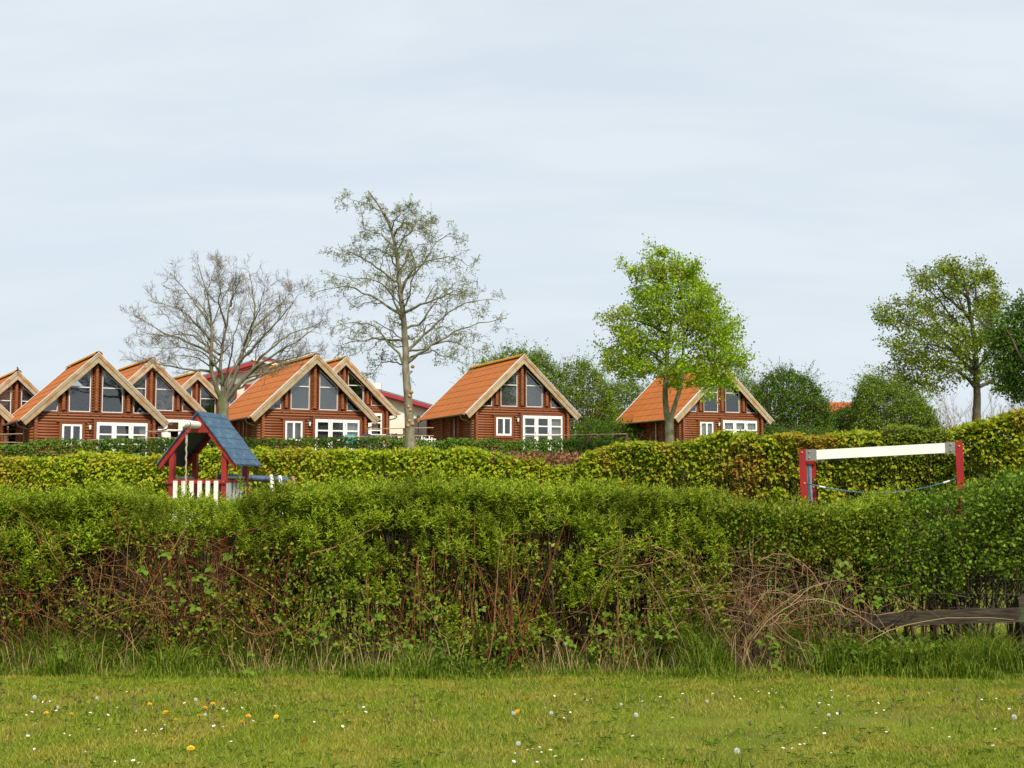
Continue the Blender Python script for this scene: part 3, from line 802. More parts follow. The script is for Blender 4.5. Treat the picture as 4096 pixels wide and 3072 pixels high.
# dark arched shelter against the hall's wall
sh = MB(); c0 = hx(1720)
arcp = [(c0 + 1.9 * math.cos(a), 1.0 + 1.15 * math.sin(a)) for a in np.linspace(0, math.pi, 11)]
poly = [(c0 - 1.9, -0.4), (c0 + 1.9, -0.4)] + arcp
sh.prism(poly, -1.2, -0.03)
tag(sh.build("arched_shelter", "awning_dark", None, loc=(ap.x, Dh, hz(1722) + gz - 1.0)), "dark arched shelter against the cream hall behind the street lamp", "shelter")

# ------------------------------------------------------------------ far bungalows with red tile roofs, glimpsed through the bushes
TILE = None
def bungalow(px0, px1, py_ridge, py_eave, D, label):
    a, b = at(px0, py_ridge, D), at(px1, py_ridge, D); e = at(px0, py_eave, D)
    gz = float(tz(a.x, D)); w = b.x - a.x; zr, ze = a.z - gz, e.z - gz
    h = thing("bungalow", label, "house", (a.x, D, gz))
    MB().box(0.3, w - 0.3, 0.5, 5.5, -0.5, ze + 0.05).build("wall", "cream_render", h)
    run = 3.0
    MB().add([(0, 0, ze), (w, 0, ze), (w, run, zr - 0.02), (0, run, zr - 0.02), (0, 6, ze), (w, 6, ze)], [(0, 1, 2, 3), (3, 2, 5, 4), (0, 3, 4), (1, 5, 2)]).build("roof_deck", "shade_wood", h)
    n = max(4, int(w / 0.62)); rows = 7; tw = w / n
    sl = math.atan2(zr - ze, run); tl = math.hypot(zr - ze, run) / rows
    V, F = [], []
    for i in range(5):
        x = tw * i / 4; z = 0.05 * math.sin(math.pi * i / 4 * 2) + 0.05
        V += [(x, 0, z + 0.03), (x, tl * 1.04, z)]
    F = [(2 * i, 2 * i + 2, 2 * i + 3, 2 * i + 1) for i in range(4)]
    me = bpy.data.meshes.new("roof_tile"); me.from_pydata(V, [], F); me.materials.append(MATS["red_tile"]); me.update()
    for r in range(rows):
        for c in range(n):
            link("roof_tile", me, h, (c * tw, math.cos(sl) * tl * r, ze + 0.02 + math.sin(sl) * tl * r), (sl, 0, 0))
    MB().tube([(-0.1, run, zr + 0.05), (w + 0.1, run, zr + 0.05)], 0.13, 8).build("ridge", "red_tile", h)
    MB().box(0, w, -0.08, -0.02, ze - 0.12, ze + 0.02).build("gutter", "white_metal", h)
    return h
bungalow(2370, 2580, 1648, 1700, 112, "red tiled bungalow glimpsed through bushes left of the bright green tree")
bungalow(3255, 3475, 1608, 1672, 108, "red tiled bungalow glimpsed between two dark bushes on the right")
# ------------------------------------------------------------------ trees
def tree_limbs(spec, D, conv, r_of, n=14, depth=2.0, wob=0.06):
    """spec: list of (radius0, radius1, [(zx,zy)...], depth at tip); conv turns sketch points into photo pixels"""
    P, R = [], []
    for r0, r1, pts, dz in spec:
        m = len(pts); q = []
        for i, (zx, zy) in enumerate(pts):
            px, py = conv(zx, zy); q.append(at(px, py, D + dz * i / max(1, m - 1)))
        q = resample([tuple(v) for v in q], n)
        w = np.cumsum(rng.normal(size=q.shape) * wob, axis=0); w -= w[:1] + (w[-1:] - w[:1]) * np.linspace(0, 1, n)[:, None]
        q = q + w * 0.6
        P.append(q); R.append(r0 + (r1 - r0) * np.linspace(0, 1, n) ** 0.8)
    return np.array(P), np.array(R)

def leaf_cloud(P, k, tmpl, size, width, spread=0.1, droop=0.5, keep=1.0, tmin=0.3):
    """k leaves along each twig of P"""
    m, n, _ = P.shape
    t = tmin + (1 - tmin) * rng.random((m, k)); f = t * (n - 1); i0 = np.clip(f.astype(int), 0, n - 2); w = (f - i0)[..., None]
    rows = np.arange(m)[:, None]
    pos = (P[rows, i0] * (1 - w) + P[rows, i0 + 1] * w).reshape(-1, 3)
    if keep < 1: pos = pos[rng.random(len(pos)) < keep]
    pos = pos + rng.normal(size=pos.shape) * spread
    d = rng.normal(size=pos.shape); d[:, 2] -= droop
    sc = size * (0.6 + 0.8 * rng.random(len(pos)))
    return scatter(tmpl[0], tmpl[1], pos, frames(d), np.stack([sc * width, sc, sc], 1))

def finish_tree(t, parts):
    for nm, V, F, m, stuff, sm in parts:
        o = link(nm, mesh_np(nm, V - np.array(t.location), F, m, smooth=sm), t)
        if stuff: o["kind"] = "stuff"

def base_empty(name, px, D, label, cat="tree", group=None):
    x = (px - CX) / FPX * D
    return thing(name, label, cat, (x, D, float(tz(x, D))), 0, group)

# --- bare spreading tree
D1 = 58.0
cv1 = lambda x, y: (500 + (870 + (x - 870) * 0.95) / 2.212, 950 + (1430 + (y - 1430) * (0.94 if y < 1430 else 1.0)) / 2.212)
T1 = base_empty("bare_tree", 895, D1, "leafless spreading tree with several stems behind the play tower")
b1 = (895 - CX) / FPX * D1
spec_tr = [(0.27, 0.235, [(880, 1990), (880, 1850), (872, 1600), (868, 1420)], 0)]
PT, RT = tree_limbs(spec_tr, D1, cv1, None, n=12, wob=0.012)
PT[0, 0, 2] = float(tz(b1, D1)) - 0.2
RT[0, -3:] *= np.array([1.05, 1.15, 1.05]); RT[0, :2] *= 1.2
spec = [
    (0.16, 0.018, [(855, 1430), (800, 1320), (768, 1180), (765, 950), (770, 700), (735, 450), (690, 280), (640, 165)], -0.8),
    (0.15, 0.018, [(868, 1430), (850, 1220), (822, 1020), (880, 800), (940, 560), (980, 400), (985, 290)], 1.4),
    (0.15, 0.018, [(880, 1440), (960, 1290), (1010, 1110), (1040, 950), (1130, 780), (1180, 560), (1140, 400), (1110, 255)], 0.5),
    (0.15, 0.016, [(890, 1450), (990, 1340), (1060, 1220), (1200, 1080), (1350, 980), (1550, 850), (1750, 740)], -1.2),
    (0.09, 0.012, [(1040, 1250), (1200, 1130), (1400, 1060), (1600, 1040), (1810, 965)], -2.0),
    (0.09, 0.012, [(762, 1175), (700, 1165), (560, 1190), (380, 1120), (250, 1085), (120, 1060), (0, 985)], -1.5),
    (0.09, 0.012, [(764, 1010), (600, 900), (420, 850), (250, 760), (130, 700), (35, 620)], 1.6),
    (0.08, 0.012, [(765, 900), (640, 760), (500, 610), (380, 560), (200, 510)], -2.2),
    (0.08, 0.012, [(768, 760), (650, 600), (560, 450), (470, 330), (375, 240)], 2.0),
    (0.08, 0.012, [(835, 1010), (700, 900), (560, 830), (350, 850), (90, 790)], 2.6),
    (0.09, 0.012, [(1015, 1090), (1200, 900), (1400, 700), (1500, 560), (1560, 450)], -2.4),
    (0.08, 0.012, [(1130, 780), (1300, 600), (1450, 480), (1520, 370)], 2.4),
    (0.08, 0.012, [(1180, 1090), (1400, 870), (1600, 780), (1800, 690)], 2.0),
    (0.05, 0.010, [(735, 450), (760, 330), (810, 125)], 1.0),
    (0.06, 0.010, [(940, 560), (1000, 430), (1030, 305)], -1.4),
    (0.07, 0.010, [(1060, 930), (1180, 760), (1260, 560), (1250, 350)], -2.6),
    (0.07, 0.010, [(850, 1180), (700, 1020), (480, 960), (200, 950)], -2.8),
    (0.07, 0.010, [(900, 760), (800, 560), (830, 400), (820, 270)], -2.2),
    (0.08, 0.010, [(1010, 1330), (1130, 1240), (1260, 1190), (1400, 1130), (1560, 1100)], 2.2),
    (0.07, 0.010, [(860, 1300), (900, 1000), (960, 760), (1060, 560)], -3.4),
    (0.07, 0.010, [(860, 1300), (780, 1000), (640, 760), (600, 560)], 3.4),
    (0.07, 0.010, [(900, 1330), (1000, 1060), (1160, 860), (1350, 760)], 3.6),
    (0.07, 0.010, [(845, 1280), (700, 1100), (560, 1000), (330, 1010)], 3.0),
]
P1, R1 = tree_limbs(spec, D1, cv1, None, n=14, wob=0.07); R1 = R1 * 0.80
P2, R2 = spawn(P1, R1, 8, 8, 0.72, 0.32, 0.48, up=0.12, noise=0.045, tmin=0.22, tip=0.4)
P3, R3 = spawn(P2, R2, 5, 6, 0.8, 0.42, 0.55, up=0.12, noise=0.06, tmin=0.15, lmin=0.35, tip=0.5)
P4, R4 = spawn(P3, R3, 5, 4, 0.85, 0.45, 0.7, up=0.10, noise=0.09, tmin=0.15, lmin=0.22, tip=0.5)
P5, R5 = spawn(P4, R4, 2, 2, 0.8, 0.5, 0.8, up=0.08, noise=0.05, tmin=0.3, lmin=0.12, tip=0.6)
R3 = np.maximum(R3, 0.0075); R4 = np.maximum(R4, 0.0048); R5 = np.maximum(R5, 0.0036)
V, F = tubes([(PT, RT, 12)])
V2, F2 = tubes([(P1, R1, 7), (P2, R2, 5), (P3, R3, 3)])
V3, F3 = tubes([(P4, R4, 3), (P5, R5, 3)])
finish_tree(T1, [("trunk", V, F, "bark_grey", False, True), ("branches", V2, F2, "bark_grey", True, True), ("twigs", V3, F3, "twig_brown", True, False)])

# --- tall sparse tree, leaves just opening
D2 = 55.0
cv2 = lambda x, y: (1200 + x / 1.508, 700 + y / 1.508)
T2 = base_empty("tall_tree", 1640, D2, "tall tree with pale pruned trunk and sparse tiny new leaves")
PT, RT = tree_limbs([(0.245, 0.03, [(668, 1700), (660, 1560), (648, 1300), (640, 1150), (628, 900), (602, 650), (580, 430), (535, 280), (470, 170), (410, 95)], 0)], D2, cv2, None, n=30, wob=0.02)
PT[0, 0, 2] = float(tz((1640 - CX) / FPX * D2, D2)) - 0.2
RT[0, :2] *= 1.15
spec = [
    (0.10, 0.012, [(640, 1140), (720, 1080), (850, 1020), (1000, 930), (1120, 900), (1250, 865)], -1.0),
    (0.10, 0.012, [(643, 1060), (740, 980), (860, 880), (950, 800), (1100, 760), (1190, 755)], 1.4),
    (0.09, 0.012, [(635, 1150), (590, 1070), (540, 1010), (480, 950), (400, 900), (250, 880), (205, 920)], -1.0),
    (0.09, 0.012, [(632, 830), (720, 790), (850, 740), (960, 690), (1045, 705)], -1.4),
    (0.09, 0.012, [(622, 850), (540, 800), (420, 730), (300, 680), (180, 680), (55, 735)], 0.9),
    (0.08, 0.012, [(608, 700), (700, 600), (800, 450), (900, 340), (970, 385)], 1.2),
    (0.08, 0.010, [(600, 650), (500, 580), (400, 510), (310, 450), (210, 440)], -1.2),
    (0.08, 0.010, [(610, 720), (660, 620), (760, 530), (900, 480), (1035, 550)], -1.8),
    (0.06, 0.010, [(585, 460), (650, 350), (720, 250), (825, 300)], 0.8),
    (0.06, 0.010, [(575, 430), (460, 330), (360, 310)], 1.2),
    (0.05, 0.008, [(535, 280), (440, 190), (330, 150), (255, 140)], -0.6),
    (0.05, 0.008, [(555, 330), (600, 220), (665, 160)], -0.8),
    (0.08, 0.010, [(640, 1060), (780, 1020), (900, 1000), (1000, 1010), (1090, 1060)], -2.2),
    (0.06, 0.010, [(632, 1160), (560, 1115), (490, 1110), (420, 1210)], 1.4),
    (0.08, 0.010, [(632, 930), (740, 860), (830, 750), (930, 640), (1000, 640)], 2.2),
    (0.08, 0.010, [(625, 1000), (520, 970), (400, 1010), (290, 1030), (220, 1030)], 2.0),
    (0.06, 0.010, [(590, 560), (500, 480), (430, 430), (300, 500)], 1.9),
    (0.07, 0.010, [(625, 900), (560, 720), (470, 640), (330, 600), (190, 590)], -2.0),
    (0.06, 0.010, [(645, 1120), (720, 1090), (800, 1060), (900, 1110), (960, 1100)], 2.0),
    (0.06, 0.010, [(595, 600), (660, 500), (740, 420), (800, 400)], 2.4),
    (0.06, 0.010, [(620, 800), (680, 700), (690, 560), (640, 420)], -2.6),
    (0.06, 0.010, [(625, 850), (570, 760), (540, 620), (500, 420)], 2.6),
    (0.06, 0.010, [(565, 380), (610, 300), (700, 330), (780, 340)], -1.2),
]
P1, R1 = tree_limbs(spec, D2, cv2, None, n=14, wob=0.10); R1 = R1 * 0.78
P2, R2 = spawn(P1, R1, 8, 8, 0.85, 0.30, 0.48, up=0.02, noise=0.06, tmin=0.2, tip=0.4)
P2b, R2b = spawn(PT[:, 9:], RT[:, 9:], 26, 8, 1.1, 0.12, 0.3, up=0.05, noise=0.06, tmin=0.1, tmax=0.88, taper=0.75)
P2 = np.concatenate([P2, P2b]); R2 = np.concatenate([R2, np.minimum(R2b, 0.03)])
P3, R3 = spawn(P2, R2, 6, 6, 0.9, 0.42, 0.6, up=0.0, noise=0.09, tmin=0.15, lmin=0.3, tip=0.5)
P4, R4 = spawn(P3, R3, 3, 4, 0.9, 0.5, 0.7, up=-0.05, noise=0.13, tmin=0.15, lmin=0.2, tip=0.5)
R3 = np.maximum(R3, 0.0065); R4 = np.maximum(R4, 0.004)
lv = [leaf_cloud(P4, 5, DIAMOND, 0.065, 0.6, spread=0.03, droop=0.3, keep=0.66), leaf_cloud(P3, 3, DIAMOND, 0.065, 0.6, spread=0.04, droop=0.3, keep=0.7)]
V, F = tubes([(PT, RT, 12)])
V2, F2 = tubes([(P1, R1, 7), (P2, R2, 4), (P3, R3, 3)])
V3, F3 = tubes([(P4, R4, 3)])
V4, F4 = join(lv)
finish_tree(T2, [("trunk", V, F, "bark_pale", False, True), ("branches", V2, F2, "bark_grey", True, True), ("twigs", V3, F3, "twig_brown", True, False), ("crown", V4, F4, "sparse_leaf", True, False)])
for zx, zy in ((683, 1305), (672, 1330), (668, 1395), (676, 1415), (672, 1480), (690, 1500), (664, 1510), (690, 1150)):
    px, py = cv2(zx - 12, zy); p = at(px, py, D2 - 0.20) - T2.location
    MB().tube([p + Vector((0, 0.14, -0.03)), p, p + Vector((0, -0.02, 0.0))], [0.09, 0.062, 0.045], 8).build("branch_scar", "cut_wood", T2)

def crown_fill(left, right, cv, D, n, per, leaf, wid, thr, seed, flat=2.6, droop=0.6, rad=0.9):
    """twigs with leaves spread through a crown given by its left and right edge (sketch x at sketch y); tiers come from flattened noise"""
    ly, lx = np.array([a for a, _ in left], float), np.array([b for _, b in left], float)
    ry, rx = np.array([a for a, _ in right], float), np.array([b for _, b in right], float)
    y0, y1 = max(ly[0], ry[0]), min(ly[-1], ry[-1])
    out_ = []
    while sum(len(o) for o in out_) < n:
        y = y0 + (y1 - y0) * rng.random(2000); a, b = np.interp(y, ly, lx), np.interp(y, ry, rx)
        u = rng.random(2000) * 2 - 1; x = (a + b) / 2 + u * (b - a) / 2
        keep = rng.random(2000) < (b - a) / 1000.0
        hw = (b - a) / 2; v = (rng.random(2000) * 2 - 1) * np.sqrt(np.clip(1 - u * u, 0.02, 1))
        keep &= (u * u + v * v) > 0.12 * rng.random(2000)
        pts = np.array([tuple(at(*cv(xx_, yy_), D)) for xx_, yy_ in zip(x[keep], y[keep])])
        sc_ = abs(at(*cv(1000, 500), D).x - at(*cv(0, 500), D).x) / 1000.0
        pts[:, 1] += v[keep] * hw[keep] * sc_ * rad
        k = vnoise(pts * np.array([1, 1, flat]), 0.85, seed) * 0.65 + vnoise(pts, 2.6, seed + 1) * 0.35 > thr
        out_.append(pts[k])
    c = np.concatenate(out_)[:n]
    d = rng.normal(size=c.shape); d[:, 2] *= 0.4; d /= np.linalg.norm(d, axis=1, keepdims=True)
    s_ = np.linspace(0, 1, 4)[None, :, None]
    T = c[:, None] + d[:, None] * (0.35 + 0.5 * rng.random((len(c), 1, 1))) * (s_ - 0.5) + rng.normal(size=(len(c), 4, 3)) * 0.03
    T[:, :, 2] -= s_[..., 0] ** 2 * 0.12
    return T, leaf_cloud(T, per, DIAMOND, leaf, wid, spread=0.10, droop=droop, tmin=0.0)

# --- bright green twin-stemmed tree
D3 = 62.0
cv3 = lambda x, y: (2350 + x / 1.951, 950 + y / 1.951)
T3 = base_empty("green_tree", 2680, D3, "bright green twin-stemmed tree in full fresh leaf before the right cabin")
PT, RT = tree_limbs([(0.25, 0.215, [(643, 1680), (641, 1590), (640, 1480), (640, 1400)], 0), (0.17, 0.03, [(630, 1440), (612, 1330), (605, 1230), (620, 1060), (625, 850), (648, 650), (622, 400), (603, 230), (594, 125)], 0.5),
                     (0.125, 0.03, [(650, 1420), (680, 1310), (738, 1160), (750, 1000), (745, 850), (760, 650), (740, 450), (722, 250)], -0.8)], D3, cv3, None, n=18, wob=0.015)
PT[0, 0, 2] = float(tz((2680 - CX) / FPX * D3, D3)) - 0.2
spec = [
    (0.07, 0.012, [(612, 1080), (500, 990), (350, 965), (170, 1045)], -1.2), (0.07, 0.012, [(618, 960), (450, 870), (280, 830), (105, 880)], 1.0),
    (0.07, 0.012, [(635, 770), (480, 690), (300, 640), (130, 610)], -0.8), (0.06, 0.012, [(645, 600), (500, 470), (420, 320), (270, 240)], 0.8),
    (0.05, 0.010, [(625, 420), (560, 260), (485, 165)], -0.6), (0.06, 0.012, [(758, 690), (880, 580), (960, 480), (985, 470)], 1.2),
    (0.07, 0.012, [(750, 980), (880, 920), (1050, 900), (1240, 940)], -1.0), (0.07, 0.012, [(747, 860), (900, 790), (1050, 720), (1180, 680)], 1.0),
    (0.06, 0.012, [(760, 670), (900, 640), (1000, 600), (1065, 580)], -1.4), (0.05, 0.010, [(742, 470), (850, 390), (915, 355)], 1.0),
    (0.05, 0.010, [(735, 350), (800, 270), (855, 200)], -0.8), (0.06, 0.012, [(750, 1040), (850, 1040), (1000, 1080), (1120, 1120)], -1.8),
    (0.06, 0.012, [(750, 1010), (900, 1000), (1080, 990), (1200, 1000)], 1.6), (0.06, 0.012, [(745, 900), (820, 960), (900, 1130), (960, 1230)], -2.0),
    (0.06, 0.012, [(625, 870), (560, 740), (500, 560), (380, 440)], 2.0), (0.06, 0.012, [(640, 700), (700, 560), (760, 420), (830, 340)], 2.2),
    (0.06, 0.012, [(630, 820), (540, 640), (560, 480), (520, 360)], -2.2), (0.06, 0.012, [(750, 800), (850, 700), (940, 760), (1100, 830)], 2.4),
    (0.06, 0.012, [(620, 1000), (520, 920), (420, 900), (250, 930)], 2.2), (0.06, 0.012, [(755, 760), (840, 620), (900, 470), (930, 400)], -2.4),
    (0.06, 0.012, [(622, 950), (560, 820), (440, 760), (260, 740)], -2.4), (0.06, 0.012, [(625, 420), (680, 300), (690, 180)], 1.4),
    (0.05, 0.010, [(615, 1060), (540, 1040), (420, 1060), (260, 1070)], 1.4), (0.05, 0.010, [(740, 1140), (700, 1080), (680, 1020), (700, 950)], -1.8),
]
P1, R1 = tree_limbs(spec, D3, cv3, None, n=12, wob=0.06)
FT3, fill3 = crown_fill([(70, 575), (160, 520), (210, 470), (250, 300), (330, 350), (450, 380), (530, 270), (610, 140), (700, 200), (800, 290), (850, 150), (900, 110), (1000, 140), (1060, 190), (1110, 540), (1150, 640)],
                        [(70, 610), (160, 690), (210, 840), (300, 830), (360, 900), (470, 975), (580, 1050), (690, 1170), (800, 1195), (880, 1190), (950, 1230), (1030, 1170), (1110, 1110), (1150, 1090)], cv3, D3, 1150, 17, 0.115, 0.8, 0.46, 101)
P1all = np.concatenate([P1, np.stack([resample(p[4:], 12) for p in PT[1:]])]); R1all = np.concatenate([R1, np.full((2, 12), 0.06)])
P2, R2 = spawn(P1all, R1all, 8, 6, 0.8, 0.26, 0.55, up=0.0, noise=0.05, tmin=0.22, tip=0.4)
P3, R3 = spawn(P2, R2, 6, 5, 0.85, 0.45, 0.6, up=0.05, noise=0.08, tmin=0.15, lmin=0.35, tip=0.5)
R3 = np.maximum(R3, 0.006)
lv = [leaf_cloud(P3, 13, DIAMOND, 0.115, 0.8, spread=0.16, droop=0.7, keep=0.8, tmin=0.1), leaf_cloud(P2, 10, DIAMOND, 0.115, 0.8, spread=0.17, droop=0.7, keep=0.8), fill3]
V, F = tubes([(PT, RT, 10)]); V2, F2 = tubes([(P1, R1, 6), (P2, R2, 4), (P3[::2], R3[::2], 3), (FT3[::2], np.full(FT3[::2].shape[:2], 0.007), 3)]); V4, F4 = join(lv)
finish_tree(T3, [("trunk", V, F, "bark_grey", False, True), ("branches", V2, F2, "bark_dark", True, True), ("crown", V4, F4, "maple_leaf", True, False)])

# --- open sycamore on the right
D4 = 50.0
cv4 = lambda x, y: (3400 + x / 2.073, 950 + y / 2.073)
T4 = base_empty("sycamore", 3905, D4, "large open-crowned green tree with lichened trunk rising over the right hedge")
PT, RT = tree_limbs([(0.19, 0.03, [(1045, 1620), (1048, 1500), (1050, 1280), (1038, 1050), (1035, 900), (1005, 650), (960, 400), (925, 300), (893, 220)], 0)], D4, cv4, None, n=24, wob=0.012)
PT[0, 0, 2] = float(tz((3905 - CX) / FPX * D4, D4)) - 0.2
spec = [
    (0.08, 0.012, [(1035, 1240), (940, 1140), (800, 1060), (600, 1070), (440, 1110), (270, 1090)], -0.8), (0.09, 0.012, [(1035, 1130), (900, 1000), (780, 860), (600, 770), (400, 700), (180, 615)], 0.6),
    (0.08, 0.012, [(1035, 1060), (900, 900), (760, 800), (700, 660), (560, 540), (320, 550)], -1.2), (0.08, 0.012, [(1030, 950), (900, 720), (750, 520), (640, 400), (530, 370)], 1.0),
    (0.09, 0.012, [(1050, 1250), (1150, 1190), (1260, 1120), (1400, 1020)], 0.8), (0.07, 0.012, [(1040, 930), (1120, 780), (1200, 600), (1230, 420)], -0.8),
    (0.07, 0.012, [(1010, 690), (1040, 450), (1060, 190)], 0.9), (0.07, 0.012, [(1030, 1090), (850, 1020), (600, 1000), (330, 1020)], 1.6),
    (0.06, 0.012, [(1020, 980), (800, 900), (500, 860), (275, 880)], -1.8), (0.07, 0.012, [(1000, 650), (830, 520), (700, 380), (570, 265)], -1.0),
    (0.06, 0.012, [(970, 450), (880, 330), (760, 280), (720, 260)], 1.2), (0.05, 0.012, [(960, 400), (1060, 330), (1160, 330)], -1.0),
    (0.06, 0.012, [(1010, 700), (920, 560), (880, 420), (820, 220)], 1.4), (0.06, 0.012, [(1035, 900), (960, 760), (820, 640), (600, 620)], 2.0),
    (0.06, 0.012, [(1035, 960), (1100, 860), (1130, 700), (1120, 520)], 1.8), (0.06, 0.012, [(1000, 640), (1070, 560), (1150, 480), (1200, 460)], 1.2),
    (0.06, 0.012, [(1040, 1150), (980, 1060), (900, 1100), (700, 1180), (660, 1260)], -1.6), (0.05, 0.012, [(1150, 1200), (1240, 1260), (1400, 1330)], -0.5),
    (0.06, 0.012, [(1038, 1000), (920, 860), (760, 740), (480, 660)], -2.2), (0.05, 0.012, [(980, 520), (900, 420), (860, 330), (830, 210)], -1.6),
    (0.06, 0.012, [(1040, 1100), (1120, 1020), (1180, 920), (1280, 800)], -1.6),
]
P1, R1 = tree_limbs(spec, D4, cv4, None, n=12, wob=0.05)
FT4, fill4 = crown_fill([(215, 880), (240, 830), (275, 600), (360, 540), (470, 490), (540, 340), (620, 210), (720, 260), (800, 360), (880, 300), (960, 390), (1030, 350), (1100, 290), (1150, 390), (1230, 620), (1265, 680)],
                        [(215, 960), (240, 1090), (300, 1150), (400, 1215), (600, 1240), (800, 1290), (1000, 1290), (1150, 1270), (1230, 1000), (1265, 900)], cv4, D4, 900, 15, 0.088, 0.85, 0.50, 111)
P2, R2 = spawn(P1, R1, 8, 6, 0.8, 0.24, 0.55, up=0.04, noise=0.05, tmin=0.25, tip=0.4)
P3, R3 = spawn(P2, R2, 5, 5, 0.85, 0.42, 0.6, up=0.05, noise=0.08, tmin=0.2, lmin=0.28, tip=0.5)
R3 = np.maximum(R3, 0.006)
lv = [leaf_cloud(P3, 12, DIAMOND, 0.085, 0.85, spread=0.10, droop=0.5, keep=0.8, tmin=0.2), leaf_cloud(P2, 8, DIAMOND, 0.085, 0.85, spread=0.10, droop=0.5, keep=0.7, tmin=0.35), fill4]
V, F = tubes([(PT, RT, 12)]); V2, F2 = tubes([(P1, R1, 6), (P2, R2, 4), (P3[::2], R3[::2], 3), (FT4[::2], np.full(FT4[::2].shape[:2], 0.006), 3)]); V4, F4 = join(lv)
finish_tree(T4, [("trunk", V, F, "bark_dark", False, True), ("branches", V2, F2, "bark_dark", True, True), ("crown", V4, F4, "sycamore_leaf", True, False)])

# ------------------------------------------------------------------ dense bushes and trees: stems, twigs and a leafy volume with ragged outline
def bush(name, label, D, outline, matl, count, leaf, tuft=0.6, depth=None, group=None, cat="bush", tw=120, tmpl=DIAMOND, wid=0.6, feather=0.0, droop=0.2, hole=0.28, twigmat="twig_dark"):
    """outline: [(px, py_top)...] across the bush; leaves fill from the top line to the ground"""
    pxs = np.array([o_[0] for o_ in outline], float); pys = np.array([o_[1] for o_ in outline], float)
    cxp = pxs.mean(); t = base_empty(name, cxp, D, label, cat, group)
    w = (pxs[-1] - pxs[0]) / FPX * D; dep = depth or min(w * 0.7, 5.0)
    X0, X1 = (pxs[0] - CX) / FPX * D, (pxs[-1] - CX) / FPX * D
    gz = t.location.z
    def topz(x):
        px = CX + x / D * FPX
        return EYE + (HOR - np.interp(px, pxs, pys)) / FPX * D
    # twig tufts: centres inside the volume, more near the surface
    count = int(count * 1.15); leaf = leaf * 0.98
    n = int(count / 14)
    c = np.zeros((0, 3))
    while len(c) < n:
        x = X0 + (X1 - X0) * rng.random(n * 3); u = (x - (X0 + X1) / 2) / (X1 - X0) * 2
        yy = D + (rng.random(n * 3) - 0.5) * dep * 2 * np.sqrt(np.clip(1 - u * u * 0.8, 0.05, 1)) * 0.5
        v = (yy - D) / (dep / 2)
        tt = topz(x); hh = tt - gz
        ztop = gz + hh * np.sqrt(np.clip(1 - 0.75 * v * v, 0.1, 1))
        z = gz + (ztop - gz) * (1 - rng.random(n * 3) ** 1.6 * 0.98)
        p = np.stack([x, yy, z], 1)
        k = vnoise(p, 1.3 / tuft * 0.6, 3) > hole
        c = np.concatenate([c, p[k]])
    c = c[:n]
    # each tuft: a twig pointing outward/up with leaves along it
    ctr = np.array([(X0 + X1) / 2, D, gz + 0.35 * (topz((X0 + X1) / 2) - gz)])
    d = c - ctr; d /= np.linalg.norm(d, axis=1, keepdims=True) + 1e-6
    d = d * 0.7 + rng.normal(size=d.shape) * 0.45; d[:, 2] += 0.35 + feather; d /= np.linalg.norm(d, axis=1, keepdims=True)
    ln = tuft * (0.5 + 0.9 * rng.random(n))
    s = np.linspace(0, 1, 4)[None, :, None]
    TP = c[:, None, :] + d[:, None, :] * ln[:, None, None] * (s - 0.5) + rng.normal(size=(n, 4, 3)) * 0.03
    TP[:, :, 2] -= (s[..., 0] ** 2) * ln[:, None] * droop
    TR = np.full((n, 4), 0.008) * np.array([1, .8, .6, .4])[None]
    LV = leaf_cloud(TP, 14, tmpl, leaf, wid, spread=tuft * 0.10, droop=0.15, tmin=0.0)
    # loose shoots that break the outline
    ns = int(90 + w * 34)
    ux = X0 + (X1 - X0) * (0.03 + 0.94 * rng.random(ns)); vy = (rng.random(ns) - 0.5) * 1.2
    pz_ = gz + (topz(ux) - gz) * (0.86 + 0.14 * rng.random(ns)) * np.sqrt(np.clip(1 - 0.5 * vy * vy, 0.1, 1))
    sd_ = np.stack([(ux - ctr[0]) / w * 1.5 + rng.normal(size=ns) * 0.35, rng.normal(size=ns) * 0.4, 0.55 + 0.6 * rng.random(ns)], 1); sd_ /= np.linalg.norm(sd_, axis=1, keepdims=True)
    sl = tuft * (0.7 + 2.0 * rng.random(ns) ** 1.5)
    ST = np.stack([ux, D + vy * dep * 0.4, pz_], 1)[:, None] + sd_[:, None] * sl[:, None, None] * (np.linspace(-0.3, 1, 5)[None, :, None]); ST[:, :, 2] -= np.linspace(0, 1, 5)[None] ** 2 * sl[:, None] * 0.25
    LV = join([LV, leaf_cloud(ST, 15, tmpl, leaf * 0.8, wid, spread=tuft * 0.06, droop=0.15, tmin=0.0)])
    TP = np.concatenate([TP, ST[:, [0, 1, 3, 4]]]); TR = np.concatenate([TR, np.full((ns, 4), 0.009)])
    # stems from the ground
    sx = X0 + (X1 - X0) * (0.2 + 0.6 * rng.random(tw)); sy = D + (rng.random(tw) - 0.5) * dep * 0.6
    ex = sx + (sx - ctr[0]) * 0.45; ez = gz + (topz(np.clip(ex, X0, X1)) - gz) * (0.6 + 0.35 * rng.random(tw)); ey = sy + (sy - D) * 0.8
    ss = np.linspace(0, 1, 7)[None, :, None]
    A = np.stack([sx, sy, np.full(tw, gz - 0.1)], 1)[:, None]; B = np.stack([ex, ey, ez], 1)[:, None]
    SP = A + (B - A) * ss + np.cumsum(rng.normal(size=(tw, 7, 3)) * 0.06, axis=1)
    SR = 0.035 * (1 - 0.8 * ss[..., 0]) * np.ones((tw, 1))
    V, F = tubes([(SP, SR, 4), (TP[::4], TR[::4], 3)])
    finish_tree(t, [("stems", V, F, twigmat, True, False), ("crown", LV[0], LV[1], matl, True, False)])
    return t
